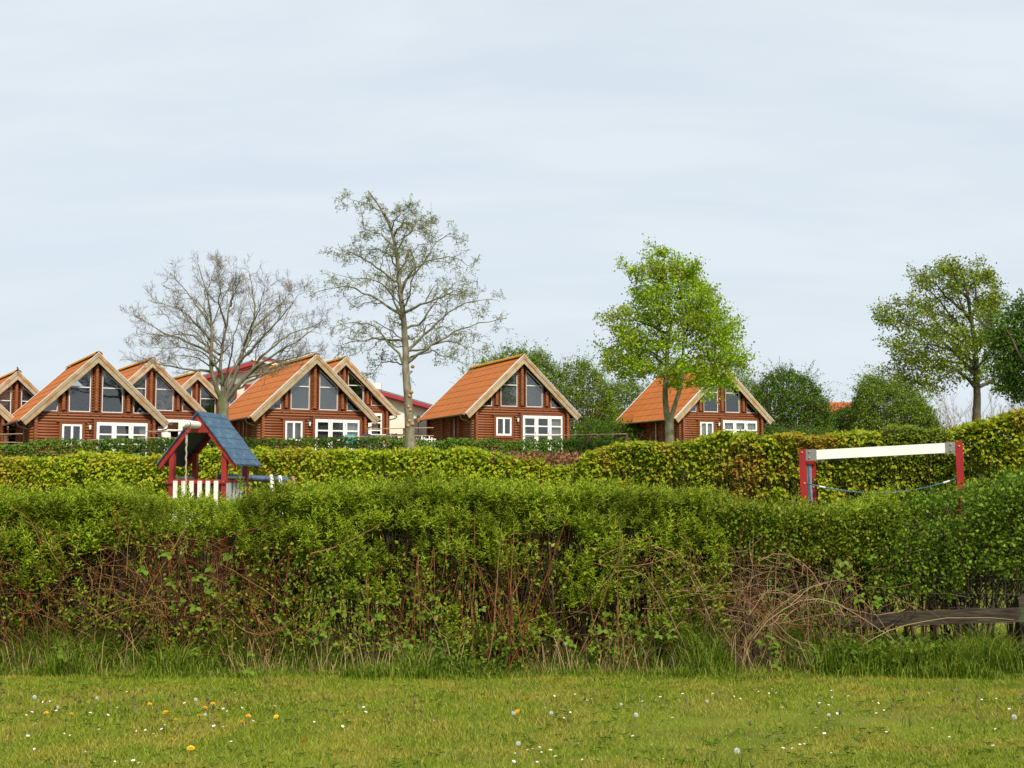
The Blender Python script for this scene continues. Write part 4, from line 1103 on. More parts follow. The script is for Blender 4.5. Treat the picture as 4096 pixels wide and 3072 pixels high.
bush("hawthorn_bush", "feathery pale green shrub showing above the centre cabin's ridge", 92, [(1830, 1760), (1880, 1500), (1930, 1440), (1980, 1412), (2050, 1395), (2090, 1392), (2130, 1430), (2180, 1760)], "bush_leaf", 9000, 0.15, tuft=0.7, feather=0.15)
bush("hawthorn_tree", "loose dark green shrub just right of the centre cabin", 90, [(2070, 1760), (2110, 1430), (2150, 1405), (2190, 1415), (2230, 1470), (2290, 1450), (2340, 1440), (2390, 1485), (2440, 1560), (2480, 1760)], "bush_leaf", 30000, 0.14, tuft=0.7, feather=0.1)
bush("hawthorn_bush", "rounded green shrub behind the left side of the bright green tree", 94, [(2380, 1770), (2420, 1560), (2470, 1525), (2530, 1530), (2570, 1550), (2610, 1540), (2660, 1590), (2700, 1770)], "bush_leaf", 20000, 0.14, tuft=0.6)
bush("hawthorn_bush", "small green shrub showing behind the right cabin's ridge", 98, [(2880, 1760), (2930, 1510), (2970, 1490), (3010, 1520), (3050, 1580), (3090, 1760)], "bush_leaf", 9000, 0.14, tuft=0.6)
bush("hawthorn_tree", "big dense dark green bush right of the cabin under the bright tree", 88, [(2990, 1790), (3015, 1620), (3040, 1540), (3080, 1500), (3130, 1475), (3180, 1490), (3230, 1505), (3270, 1560), (3300, 1610), (3320, 1790)], "privet_leaf", 23000, 0.14, tuft=0.7, feather=0.08, hole=0.22)
bush("hawthorn_bush", "low scrub in front of the red tiled roof on the right", 90, [(3270, 1790), (3300, 1665), (3350, 1648), (3400, 1630), (3440, 1625), (3480, 1640), (3520, 1790)], "privet_leaf", 11000, 0.13, tuft=0.5)
bush("hawthorn_tree", "feathery bright-topped green bush left of the open-crowned tree", 86, [(3400, 1780), (3425, 1640), (3445, 1545), (3470, 1505), (3520, 1510), (3570, 1530), (3620, 1520), (3660, 1555), (3700, 1620), (3740, 1700), (3760, 1790)], "bush_leaf", 32000, 0.13, tuft=0.8, feather=0.2, hole=0.22)
bush("hawthorn_bush", "low dark green scrub beside the right cabin's far corner", 84, [(2960, 1800), (3000, 1740), (3090, 1720), (3180, 1730), (3260, 1725), (3330, 1730), (3420, 1800)], "privet_leaf", 8000, 0.12, tuft=0.4)
bush("hawthorn_bush", "low green scrub between the centre cabin and the bright tree", 86, [(2270, 1800), (2320, 1700), (2400, 1690), (2480, 1700), (2560, 1690), (2620, 1800)], "privet_leaf", 9000, 0.12, tuft=0.5)

# dense dark tree cut by the right edge
D5 = 42.0
T5 = base_empty("dense_tree", 4215, D5, "dense dark green tree cut off by the right picture edge")
nt5 = 2600
blobs = [(4100, 1330, 150, 130), (4160, 1270, 160, 110), (4080, 1440, 140, 110), (4180, 1450, 200, 160), (4050, 1520, 90, 60), (4020, 1360, 80, 70), (4100, 1560, 120, 50), (4260, 1350, 180, 170), (4300, 1500, 180, 150)]
cc = []
for bx, by, rx, ry in blobs:
    k = int(nt5 * rx * ry / sum(b[2] * b[3] for b in blobs))
    q = rng.normal(size=(k, 3)); q /= np.linalg.norm(q, axis=1, keepdims=True); q *= (rng.random((k, 1)) ** 0.45)
    c0 = np.array(at(bx, by, D5)); cc.append(c0 + q * np.array([rx, 0.8 * rx, ry]) / FPX * D5)
c = np.concatenate(cc); c = c[vnoise(c, 1.5, 5) > 0.25]
d = rng.normal(size=c.shape) * 0.6; d[:, 2] += 0.2; d[:, 0] -= 0.2
s = np.linspace(0, 1, 4)[None, :, None]
TP = c[:, None] + d[:, None] * 0.5 * (s - 0.4) + rng.normal(size=(len(c), 4, 3)) * 0.02
LV = leaf_cloud(TP, 11, DIAMOND, 0.10, 0.62, spread=0.06, droop=0.3, tmin=0.0)
tr = np.array([resample([tuple(at(4215, 1800, D5)), tuple(at(4210, 1650, D5)), tuple(at(4200, 1500, D5)), tuple(at(4190, 1300, D5))], 10)])
tr[0, 0, 2] = T5.location.z - 0.2
lb, lr = spawn(tr, np.linspace(0.24, 0.08, 10)[None], 26, 7, 1.0, 0.45, 0.45, up=0.1, tmin=0.35)
V, F = tubes([(tr, np.linspace(0.24, 0.08, 10)[None], 10)]); V2, F2 = tubes([(lb, lr, 5), (TP[::3], np.full(TP[::3].shape[:2], 0.006), 3)])
finish_tree(T5, [("trunk", V, F, "bark_dark", False, True), ("branches", V2, F2, "bark_dark", True, True), ("crown", LV[0], LV[1], "dusk_leaf", True, False)])

# leafless thicket low behind the right hedge
D6 = 70.0
T6 = base_empty("bare_shrub", 3960, D6, "thin leafless shrub low behind the right hedge's end", "shrub")
n0 = 26
bx = np.linspace(-3.2, 4.2, n0) + rng.normal(size=n0) * 0.2 + T6.location.x
A = np.stack([bx, D6 + rng.normal(size=n0) * 0.6, np.full(n0, T6.location.z - 0.1)], 1)
hgt = (EYE + (HOR - 1585 + rng.normal(size=n0) * 22) / FPX * D6 - T6.location.z)
Bp = A + np.stack([rng.normal(size=n0) * 0.7, rng.normal(size=n0) * 0.4, hgt], 1)
ss = np.linspace(0, 1, 8)[None, :, None]
P1 = A[:, None] + (Bp - A)[:, None] * ss + np.cumsum(rng.normal(size=(n0, 8, 3)) * 0.04, axis=1); R1 = 0.022 * (1 - 0.75 * ss[..., 0]) * np.ones((n0, 1))
P2, R2 = spawn(P1, R1, 9, 5, 0.5, 0.28, 0.7, up=0.2, tmin=0.3); P3, R3 = spawn(P2, R2, 4, 3, 0.5, 0.45, 0.7, up=0.2, tmin=0.2)
V, F = tubes([(P1, R1, 4), (P2, np.maximum(R2, 0.007), 3), (P3, np.maximum(R3, 0.005), 3)])
mat("twig_grey", (0.26, 0.22, 0.20), (0.34, 0.30, 0.27), rough=0.9, scale=3, spec=0.1)
finish_tree(T6, [("stems", V, F, "twig_grey", True, False)])

# ------------------------------------------------------------------ hedges
def pxX(px, D): return (np.asarray(px, float) - CX) / FPX * D
def hedge(name, label, line, tops, thick, matl, count, leaf, tmpl, wid, seed, twigs=400, ground_gap=0.0, low=0.3, rough=0.10, facing=0.8, droop=0.35, extra=None, n_parts=0, twigmat="dark_twig", group="clipped hedges", visible_low=None, tops_abs=False, up=0.45):
    """line [(px, D)...] in plan; tops [(px, py)...]; leaves hug the clipped face and top"""
    lpx = np.array([p[0] for p in line], float); lD = np.array([p[1] for p in line], float)
    tpx = np.array([p[0] for p in tops], float); tpy = np.array([p[1] for p in tops], float)
    def plan(u): return np.interp(u, lpx, lD)
    mid = plan(lpx.mean()); t = thing(name, label, "hedge", (float(pxX(lpx.mean(), mid)), float(mid), float(tz(pxX(lpx.mean(), mid), mid))), 0, group)
    def sample(n):
        u = lpx[0] + (lpx[-1] - lpx[0]) * rng.random(n); Dn = plan(u); x = pxX(u, Dn)
        g = tz(x, Dn); topz = EYE + (HOR - np.interp(u, tpx, tpy)) / FPX * Dn
        topz = topz + rough * 2 * (vnoise(np.stack([x, Dn, x * 0], 1), 1.6, seed) - 0.5) + rough * 1.4 * (vnoise(np.stack([x, Dn, x * 0], 1), 5.0, seed + 1) - 0.5)
        return u, Dn, x, g, topz
    u, Dn, x, g, topz = sample(count)
    kind = rng.random(count)
    depth = np.abs(rng.normal(size=count)) * 0.15
    face = kind < facing
    lowz = g + ground_gap if visible_low is None else np.maximum(g + ground_gap, visible_low)
    hgt = topz - lowz
    z = np.where(face, topz - hgt * (rng.random(count) ** 1.25), topz - depth * 0.9)
    bul = 0.10 * (vnoise(np.stack([x, z, x * 0], 1), 2.2, seed + 2) - 0.5) * 2
    y = np.where(face, Dn + depth * 1.6 + bul, Dn + thick * rng.random(count))
    rim = np.clip((z - (topz - 0.18)) / 0.18, 0, 1); y = np.where(face, y + rim * 0.12, y)
    pos = np.stack([x, y, z], 1)
    keep = vnoise(pos, 4.2, seed + 3) > low * np.clip((topz - z) / 0.8, 0.35, 1.15)
    pos = pos[keep]; face = face[keep]
    n = len(pos)
    # leaf hangs: its direction outward and down, blade facing the light
    dvec = np.stack([rng.normal(size=n) * 0.7, -0.35 - 0.5 * rng.random(n), -droop + rng.normal(size=n) * 0.45], 1)
    dvec[~face, 2] += up
    nrm = np.stack([rng.normal(size=n) * 0.45, -0.75 + rng.normal(size=n) * 0.35, 0.75 + rng.normal(size=n) * 0.35], 1)
    dvec = dvec / np.linalg.norm(dvec, axis=1, keepdims=True)
    xax = np.cross(dvec, nrm); xax /= np.linalg.norm(xax, axis=1, keepdims=True) + 1e-9
    zax = np.cross(xax, dvec); rot = np.stack([xax, dvec, zax], 2)
    sc = leaf * (0.65 + 0.6 * rng.random(n))
    k = 0
    org = np.array(t.location)
    if n_parts:
        # the leaves that stand clear of the face, each a piece of its own
        order = np.argsort(pos[:, 1] - plan(CX + pos[:, 0] / pos[:, 1] * FPX)); pick = order[: n_parts * 2]
        inview = [i for i in pick if 0 < CX + pos[i, 0] / pos[i, 1] * FPX < 4096][:n_parts]
        lm = mesh_np("leaf", tmpl[0] * np.array([wid, 1, 1]), tmpl[1], matl)
        from mathutils import Matrix
        for i in inview:
            o = link("leaf", lm, t)
            M = Matrix(np.vstack([np.hstack([rot[i] * sc[i], (pos[i] - org)[:, None]]), [0, 0, 0, 1]]).tolist())
            o.matrix_local = M
        mk = np.ones(n, bool); mk[inview] = False
        pos, rot, sc = pos[mk], rot[mk], sc[mk]
    V, F = scatter(tmpl[0], tmpl[1], pos, rot, np.stack([sc * wid, sc, sc], 1))
    # inner stems and twigs
    u, Dn, x, g, topz = sample(twigs)
    y = Dn + thick * (0.25 + 0.5 * rng.random(twigs))
    A = np.stack([x, y, g - 0.05], 1); B = np.stack([x + rng.normal(size=twigs) * 0.25, y + rng.normal(size=twigs) * 0.12, topz - 0.12 * rng.random(twigs)], 1)
    ss = np.linspace(0, 1, 6)[None, :, None]
    SP = A[:, None] + (B - A)[:, None] * ss + np.cumsum(rng.normal(size=(twigs, 6, 3)) * 0.025, axis=1); SR = 0.014 * (1 - 0.7 * ss[..., 0]) * np.ones((twigs, 1))
    P2, R2 = spawn(SP, SR, 4, 4, 0.8, 0.3, 0.6, up=0.15, noise=0.06, tmin=0.15)
    V2, F2 = tubes([(SP, SR, 4), (P2, np.maximum(R2, 0.003), 3)])
    # deep inner foliage that closes the hedge
    ni = int(count * 0.45)
    u, Dn, x, g, topz = sample(ni)
    lowi = g + ground_gap if visible_low is None else np.maximum(g + ground_gap, visible_low)
    pi_ = np.stack([x, Dn + 0.12 + (thick - 0.14) * rng.random(ni), lowi + (topz - 0.06 - lowi) * rng.random(ni)], 1)
    V3, F3 = scatter(DIAMOND[0], DIAMOND[1], pi_, frames(rng.normal(size=(ni, 3))), np.stack([np.full(ni, leaf * wid * 1.2), np.full(ni, leaf * 1.2), np.full(ni, leaf)], 1))
    V, F = join([(V, F), (V3, F3)])
    finish_tree(t, [("twigs", V2, F2, twigmat, True, False), ("foliage", V, F, matl, True, False)])
    return t

hedge("privet_hedge", "low dark green clipped hedge in front of the cabins", [(-520, 56), (396, 59), (1269, 62.5), (2097, 67), (2800, 72.5), (3000, 74)],
      [(-520, 1775), (0, 1778), (200, 1762), (400, 1757), (620, 1757), (1000, 1755), (1400, 1748), (1700, 1757), (2000, 1755), (2300, 1762), (2800, 1768), (3000, 1765)],
      1.0, "privet_leaf", 23000, 0.14, DIAMOND, 0.6, 3, twigs=260, rough=0.10, low=0.2, visible_low=None)
BH1 = hedge("beech_hedge", "long yellow-green clipped beech hedge behind the play tower", [(-500, 26.5), (1000, 26.5), (2335, 26.0)],
      [(-500, 1838), (0, 1832), (200, 1822), (400, 1803), (620, 1808), (800, 1800), (1000, 1797), (1500, 1797), (1850, 1786), (1990, 1800), (2080, 1850), (2250, 1862), (2335, 1850)],
      1.0, "beech_leaf", 40000, 0.088, OVAL, 0.64, 11, twigs=320, n_parts=290, rough=0.13, low=0.46, visible_low=0.75)
BH2 = hedge("beech_hedge", "taller bronze-tinged beech hedge behind the white beam frame", [(2330, 25.4), (3000, 23.6), (3600, 22.2), (4096, 21.2), (4560, 20.5)],
      [(2330, 1815), (2370, 1795), (2420, 1772), (2600, 1768), (2800, 1762), (3000, 1748), (3200, 1722), (3330, 1722), (3500, 1722), (3560, 1740), (3700, 1742), (3790, 1720), (3900, 1700), (4000, 1680), (4096, 1668), (4560, 1640)],
      1.0, "beech_bronze", 40000, 0.088, OVAL, 0.64, 23, twigs=320, n_parts=290, rough=0.12, low=0.46, visible_low=0.75)
# dead brown leaves on the gap between the two hedges
nd = 1300
u = 1960 + 400 * rng.random(nd); Dd = 26.15 + 0.8 * rng.random(nd)
pz = EYE + (HOR - (1812 + 45 * rng.random(nd) ** 0.7)) / FPX * Dd
V, F = scatter(OVAL[0], OVAL[1], np.stack([pxX(u, Dd), Dd, pz], 1) - np.array(BH1.location), frames(rng.normal(size=(nd, 3))), np.stack([np.full(nd, 0.045), np.full(nd, 0.075), np.full(nd, 0.07)], 1))
tag(link("dead_leaves", mesh_np("dead_leaves", V, F, "dead_leaf"), BH1), "withered brown leaves at the hedge's gap", kind="stuff")
# small-leaved dark shrub grown into the bronze hedge
hedge("laurel_bush", "small-leaved dark green bush grown into the bronze hedge above the beam", [(3480, 22.5), (3640, 22.05), (3850, 21.6)], [(3480, 1790), (3540, 1722), (3590, 1712), (3640, 1696), (3700, 1704), (3745, 1716), (3790, 1730), (3850, 1790)],
      0.7, "hawthorn_leaf", 10000, 0.05, DIAMOND, 0.6, 31, twigs=60, rough=0.22, low=0.2, group="clipped hedges", visible_low=1.3)
# ------------------------------------------------------------------ play tower
PD = 22.0
def unz(x, y, D=PD): return at(550 + x / 3.16, 1600 + y / 3.16, D)
apx = unz(768, 140)
TH = -math.radians(9.8)                      # ridge runs away to the right
tower = thing("play_tower", "red wooden play tower with blue plank roof and white pickets", "play tower", (apx.x, PD, 0), TH)
ZA = apx.z                                   # ridge height
HW, ZT, RL = 0.72, 2.02, 1.12                # half width at the eaves, eave height, ridge length
sl_ = (ZA - ZT) / HW
# posts
PXs = 0.49
for sx in (-1, 1):
    for yy in (0.06, RL - 0.10):
        MB().box(sx * PXs - 0.045, sx * PXs + 0.045, yy - 0.045, yy + 0.045, 0, ZA - sl_ * PXs - 0.10).build("post", "play_red", tower)
# rafters
for yy in (0.0, RL - 0.06):
    for sx in (-1, 1):
        p = [(0, ZA - 0.17), (sx * (HW - 0.02), ZT - 0.13), (sx * (HW - 0.0), ZT - 0.02), (0, ZA - 0.03)]
        if sx < 0: p = p[::-1]
        MB().prism(p, yy - 0.012, yy + 0.035).build("rafter", "play_red", tower)
    zc_ = ZA - 0.335
    w = (ZA - 0.05 - zc_) / sl_
    MB().prism([(-w, zc_ - 0.045), (w, zc_ - 0.045), (w - 0.06, zc_ + 0.045), (-w + 0.06, zc_ + 0.045)], yy - 0.03, yy - 0.013).build("collar_beam", "play_red", tower)
MB().prism([(-0.16, ZA - 0.30), (0.16, ZA - 0.30), (0.0, ZA - 0.06)], 0.04, 0.06).build("gable_panel", "play_red", tower)
# roof planks
NP = 10
for sx in (-1, 1):
    for i in range(NP):
        a, b = i / NP, (i + 1) / NP - 0.004
        xa, xb = HW * a * 1.04, HW * b * 1.04; za, zb = ZA - sl_ * xa, ZA - sl_ * xb
        lift = 0.0 if i % 2 else 0.003
        p = [(sx * xa, za - 0.028), (sx * xb, zb - 0.028), (sx * (xb + 0.004), zb + 0.002 + lift), (sx * (xa + 0.0), za + lift)]
        if sx < 0: p = p[::-1]
        MB().prism(p, -0.045 + 0.006 * math.sin(i * 2.1), RL + 0.045 + 0.006 * math.sin(i * 1.7 + 1)).build("roof_plank", "play_blue", tower)
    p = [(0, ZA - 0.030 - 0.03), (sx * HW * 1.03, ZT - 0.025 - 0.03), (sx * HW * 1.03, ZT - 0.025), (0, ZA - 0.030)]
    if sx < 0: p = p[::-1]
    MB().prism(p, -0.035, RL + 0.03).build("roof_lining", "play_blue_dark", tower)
# white log through the gable, with rope
zl = unz(768, 318).z
MB().tube([(0, -0.64, zl), (0, -0.60, zl), (0, RL - 0.1, zl)], [0.058, 0.066, 0.066], 16).build("swing_log", "play_white", tower, smooth=False)
MB().tube([(0, -0.47, zl), (0, -0.45, zl)], 0.070, 16).build("log_band", "black_iron", tower)
rope = MB(); rp = []
for i in range(60):
    t = i / 59; z = zl - 0.34 - t * (zl - 0.34 - 0.55); rp.append((0.006 * math.cos(t * 70) + 0.01 * t, -0.46 + 0.006 * math.sin(t * 70), z))
rope.tube(rp, [0.013 + 0.002 * (i % 2) for i in range(60)], 6)
rope.build("climbing_rope", "rope", tower)
MB().tube([(0.0, -0.46, zl - 0.20), (0.0, -0.46, zl - 0.34)], [0.02, 0.022], 8).build("rope_splice", "rope", tower)
for sx in (-1, 1): MB().tube([(sx * 0.015, -0.46, zl - 0.07), (sx * 0.022, -0.46, zl - 0.14), (sx * 0.004, -0.46, zl - 0.22)], 0.004, 5).build("rope_shackle", "steel", tower)
# rails, pickets, platform
zr = unz(600, 1030).z
MB().box(-PXs - 0.10, PXs + 0.05, -0.02, 0.015, zr - 0.036, zr + 0.036).build("front_rail", "play_red", tower)
MB().box(PXs - 0.0, PXs + 0.04, 0.106, RL - 0.146, zr - 0.05, zr + 0.03).build("side_rail", "play_red", tower)
MB().box(-PXs - 0.03, PXs + 0.04, 0.02, RL, 0.86, 0.95).build("platform", "play_grey", tower)
for i in range(6):
    xc = -0.385 + i * 0.1515 + 0.0
    MB().prism([(xc - 0.038, 0.9), (xc + 0.038, 0.9), (xc + 0.038, zr + 0.012), (xc - 0.038, zr + 0.012)], -0.042, -0.021).build("picket", "play_white", tower)
    for zz in (zr - 0.02, zr - 0.005): MB().ball((xc - 0.008, -0.044, zz), 0.004, 6, 4).build("nail", "steel", tower)
for i in range(5):
    yc = 0.2 + i * 0.17
    MB().box(PXs + 0.041, PXs + 0.058, yc - 0.04, yc + 0.04, 0.9, zr - 0.02).build("picket", "play_grey", tower)
MB().box(PXs + 0.05, PXs + 0.07, 0.02, 0.10, 0.9, zr - 0.03).build("picket", "play_grey", tower)
for xx, zz in ((-PXs, zr + 0.065), (PXs, zr + 0.075)):
    MB().tube([(xx, 0.10, zz), (xx, RL - 0.15, zz)], 0.024, 10).build("hand_rail", "play_grey", tower, smooth=True)
for xx, zz in ((-PXs - 0.06, zr), (PXs + 0.01, zr), (-0.60, ZT + 0.17)):
    MB().ball((xx, -0.022, zz), 0.012, 8, 5).build("bolt", "steel", tower)
# slide pole behind
MB().beam((0.235, RL + 0.05, ZA - 0.42), (0.44, RL + 0.45, zr - 0.9), 0.045, 0.035).build("pole", "play_grey", tower)
# blue log walk leading off to the right
b0, b1_ = unz(1010, 965, 23.4), unz(1900, 1012, 23.9)
walk = thing("log_walk", "dark blue climbing log with white stubs behind the play tower", "climbing log", (b0.x, b0.y, 0))
o0 = Vector(walk.location)
MB().tube([b0 - o0, b1_ - o0], 0.060, 14).build("log", "play_navy", walk, smooth=False)
for t in (0.47, 0.675):
    p = b0 + (b1_ - b0) * t; d = (b1_ - b0).normalized() * 0.012
    MB().tube([p - d - o0, p + d - o0], 0.064, 14).build("band", "black_iron", walk)
for x, y, m in ((1690, 985, "play_white"), (1800, 995, "play_white"), (1965, 1005, "log_end")):
    p = unz(x, y, 23.6) - o0
    MB().tube([p + Vector((0.05, 0, -0.9)), p + Vector((0.01, 0, -0.02)), p + Vector((-0.01, -0.01, 0.06))], [0.036, 0.036, 0.034], 10).build("stub_post", m, walk)
for t in (0.05, 0.95):
    p = b0 + (b1_ - b0) * t - o0
    MB().box(p.x - 0.05, p.x + 0.05, p.y - 0.05, p.y + 0.05, 0, p.z - 0.05).build("leg", "play_red", walk)

# ------------------------------------------------------------------ white beam frame with ropes on the right
CFD = 22.0
pL = at(3209, 1797, CFD)
frame = thing("climbing_frame", "red climbing frame with long white beam and sagging blue rope", "climbing frame", (pL.x, CFD, 0), -math.radians(22))
BL, FD = 2.60, 1.20
zL, zR = pL.z, pL.z + 0.10
def fpost(x, y, z, nm="post", lean=0.03):
    mb = MB(); w = 0.056
    # u-shaped red profile: web and two flanges
    for a, b, c, d in ((-w, w, -0.045, -0.025), (-w, -w + 0.018, -0.026, 0.05), (w - 0.018, w, -0.026, 0.05)):
        mb.add([(x + lean + a, y + c, 0), (x + lean + b, y + c, 0), (x + lean + b, y + d, 0), (x + lean + a, y + d, 0), (x + a, y + c, z), (x + b, y + c, z), (x + b, y + d, z), (x + a, y + d, z)],
               [(0, 3, 2, 1), (4, 5, 6, 7), (0, 1, 5, 4), (1, 2, 6, 5), (2, 3, 7, 6), (3, 0, 4, 7)])
    return mb.build(nm, "play_red_metal", frame)
fpost(0, 0, zL, lean=0.06); fpost(0, FD, zL - 0.02, lean=0.02); fpost(BL, 0, zR); fpost(BL, FD, zR - 0.02)
def fbeam(y, m, dz=0.0):
    MB().add([(0.19, y - 0.03, zL - 0.185 + dz), (BL - 0.16, y - 0.03, zR - 0.185 + dz), (BL - 0.16, y + 0.05, zR - 0.185 + dz), (0.19, y + 0.05, zL - 0.185 + dz),
              (0.19, y - 0.03, zL - 0.018 + dz), (BL - 0.16, y - 0.03, zR - 0.018 + dz), (BL - 0.16, y + 0.05, zR - 0.018 + dz), (0.19, y + 0.05, zL - 0.018 + dz)],
             [(0, 3, 2, 1), (4, 5, 6, 7), (0, 1, 5, 4), (1, 2, 6, 5), (2, 3, 7, 6), (3, 0, 4, 7)]).build("beam", m, frame)
    for x0, x1, z in ((0.065, 0.25, zL), (BL - 0.21, BL - 0.062, zR)):
        b = MB().box(x0, x1, y - 0.045, y - 0.031, z - 0.20 + dz, z - 0.005 + dz).build("bracket", "steel", frame)
        xm = x0 + 0.06 if x0 < 1 else x1 - 0.07
        for zz in (z - 0.05, z - 0.155): MB().ball((xm, y - 0.050, zz + dz), 0.021, 10, 6, (1, 0.6, 1)).build("bolt", "brass", b)
fbeam(0, "beam_white"); fbeam(FD, "play_navy", -0.012)
for x, z in ((0, zL - 0.22), (BL, zR - 0.22)):
    MB().box(x - 0.04, x + 0.04, 0.051, FD - 0.046, z - 0.03, z + 0.03).build("cross_bar", "play_red_metal", frame)
for x, z in ((0.0, zL - 0.06), (BL + 0.0, zR - 0.08), (0.035, zL - 0.60)):
    MB().ball((x, -0.050, z), 0.020, 10, 6, (1, 0.6, 1)).build("bolt", "brass", frame)
for i, (z, s) in enumerate(((zR - 0.05, 1), (zR - 0.13, 1), (zR - 0.20, 1.2))): MB().ball((BL + 0.062, 0.02, z), 0.018, 8, 5).build("bolt", "brass", frame)
for i, (yy, m) in enumerate(((0.25, "rope_blue"), (0.40, "rope_green"), (0.58, "rope_blue"), (0.74, "rope_purple"), (0.9, "rope_purple"))):
    MB().tube([(0.005, yy, zL - 0.245), (0.015 + 0.01 * (i % 2), yy + 0.01, zL - 0.9), (0.03, yy, 0.35)], 0.012, 6).build("net_rope", m, frame)
rp = []
for i in range(25):
    t = i / 24; x = 0.08 + t * (BL - 0.14); z = (zL - 0.60) * (1 - t) + (zR - 0.62) * t - 0.30 * 4 * t * (1 - t) * (0.62 + 0.1 * t); rp.append((x, -0.01, z))
MB().tube(rp, 0.011, 8).build("sagging_rope", "rope_blue", frame, smooth=True)
for i in (2, 22): MB().tube([rp[i], rp[i + 1]], 0.016, 8).build("ferrule", "white_metal", frame)

# ------------------------------------------------------------------ terrace fences, lamp, furniture by the cabins
def terrace_fence(label, pts, posts, rails_py):
    """pts: [(px, D)...] ends; posts: px list; rails_py: list of [(px,py)...] per rail"""
    def Dp(px): return float(np.interp(px, [p[0] for p in pts], [p[1] for p in pts]))
    px0 = pts[0][0]; D0 = pts[0][1]; x0 = float(pxX(px0, D0)); f = thing("terrace_fence", label, "fence", (x0, D0, float(tz(x0, D0))), 0, "terrace fences")
    o = Vector(f.location); topy = rails_py[0]
    for px in posts:
        Dq = Dp(px); p = at(px, float(np.interp(px, [a for a, _ in topy], [b for _, b in topy])) - 2, Dq); g = float(tz(p.x, Dq))
        MB().box(p.x - 0.075 - o.x, p.x + 0.075 - o.x, Dq - 0.06 - o.y, Dq + 0.06 - o.y, g - 0.2 - o.z, p.z - o.z).build("post", "post_wood", f)
    for r in rails_py:
        for (pa, ya), (pb, yb) in zip(r[:-1], r[1:]):
            a, b = at(pa, ya, Dp(pa) - 0.08), at(pb, yb, Dp(pb) - 0.08)
            MB().tube([a - o, b - o], 0.028, 6).build("rail", "rail_wood", f)
    return f
terrace_fence("two-rail terrace fence in front of the far left cabin", [(-40, 62), (90, 61.5)], [24], [[(-40, 1737), (24, 1737), (90, 1735)], [(-40, 1771), (24, 1769), (90, 1771)]])
terrace_fence("two-rail terrace fence in front of the cabin with striped cushion", [(190, 60.6), (735, 62)], [295, 520, 735], [[(190, 1765), (295, 1762), (520, 1756), (600, 1751), (735, 1751)], [(585, 1726), (735, 1724)]])
terrace_fence("two-rail terrace fence behind the tall sparse tree's trunk", [(1380, 64.5), (1735, 66)], [1618], [[(1470, 1716), (1618, 1713), (1735, 1711)], [(1380, 1749), (1470, 1746), (1618, 1743), (1735, 1743)]])
terrace_fence("single-rail terrace fence between the centre cabin and the right cabin", [(2090, 67.8), (2510, 70.5)], [2358, 2508], [[(2090, 1746), (2270, 1741), (2358, 1738), (2508, 1736)]])

def on_px(px, py, D): p = at(px, py, D); return p
lp = on_px(1673, 1760, 78)
lamp = thing("garden_lamp", "black garden lamp post with amber lantern in front of the cream hall", "lamp", (lp.x, lp.y, float(tz(lp.x, lp.y))))
tp = at(1673, 1658, 78).z - lamp.location.z
MB().tube([(0, 0, 0), (0, 0, tp - 0.55)], [0.06, 0.04], 8).build("post", "black_iron", lamp)
MB().tube([(0, 0, tp - 0.50), (0, 0, tp - 0.16)], [0.07, 0.125], 6).build("lantern_glass", "amber_glass", lamp)
MB().tube([(0, 0, tp - 0.17), (0, 0, tp - 0.05), (0, 0, tp)], [0.16, 0.04, 0.015], 6).build("lantern_roof", "black_iron", lamp)
MB().tube([(0, 0, tp - 0.56), (0, 0, tp - 0.50)], [0.03, 0.08], 6).build("lantern_base", "black_iron", lamp)

def chair(px, py_top, D, label, m, rz, cush=None, floor=None):
    p = at(px, py_top, D); h = 0.95
    c = thing("garden_chair", label, "chair", (p.x, D, p.z - h), rz, "garden chairs on the terraces")
    for sx in (-1, 1):
        MB().beam((sx * 0.23, -0.22, -0.0), (sx * 0.23, -0.2, 0.42), 0.04, 0.04).build("leg", m, c); MB().beam((sx * 0.23, 0.22, 0.0), (sx * 0.23, 0.2, 0.42), 0.04, 0.04).build("leg", m, c)
        MB().beam((sx * 0.25, -0.22, 0.64), (sx * 0.25, 0.25, 0.66), 0.05, 0.03).build("armrest", m, c)
        MB().beam((sx * 0.24, 0.22, 0.42), (sx * 0.24, 0.42, h), 0.04, 0.04).build("back_post", m, c)
    MB().box(-0.26, 0.26, -0.24, 0.24, 0.42, 0.46).build("seat", m, c)
    for i in range(5): MB().beam((-0.18 + 0.09 * i, 0.24, 0.46), (-0.18 + 0.09 * i, 0.41, h - 0.03), 0.05, 0.02).build("back_slat", m, c)
    if cush: MB().beam((0, 0.15, 0.47), (0, 0.37, h + 0.02), 0.46, 0.07).build("cushion", cush, c)
    return c
def table(px, py, D, label, m, w=1.2, d=0.8, h=0.74):
    p = at(px, py, D)
    t = thing("garden_table", label, "table", (p.x, D, p.z - h), 0.3, "garden tables on the terraces")
    MB().box(-w / 2, w / 2, -d / 2, d / 2, h - 0.04, h).build("tabletop", m, t)
    for sx in (-1, 1):
        for sy in (-1, 1): MB().box(sx * (w / 2 - 0.1) - 0.03, sx * (w / 2 - 0.1) + 0.03, sy * (d / 2 - 0.1) - 0.03, sy * (d / 2 - 0.1) + 0.03, 0, h - 0.04).build("leg", m, t)
    return t
chair(50, 1731, 68, "dark slatted chair nearest the fence post at far left", "furniture_dark", -0.9)
chair(12, 1745, 68.5, "dark slatted chair at the picture's left edge", "furniture_dark", 0.8)
table(78, 1748, 69.5, "dark garden table at far left beside the largest left cabin", "furniture_dark")
table(640, 1733, 66.5, "brown wooden table on the terrace behind the striped cushion", "furniture_wood", 0.9)
chair(670, 1731, 65.5, "folding chair with pale striped cushion left of the play tower", "furniture_wood", 0.5, cush="cushion_stripe")
chair(1403, 1740, 65.8, "low chair with teal cushion in front of the cabin between bare trees", "furniture_dark", 0.2, cush="cushion_teal")
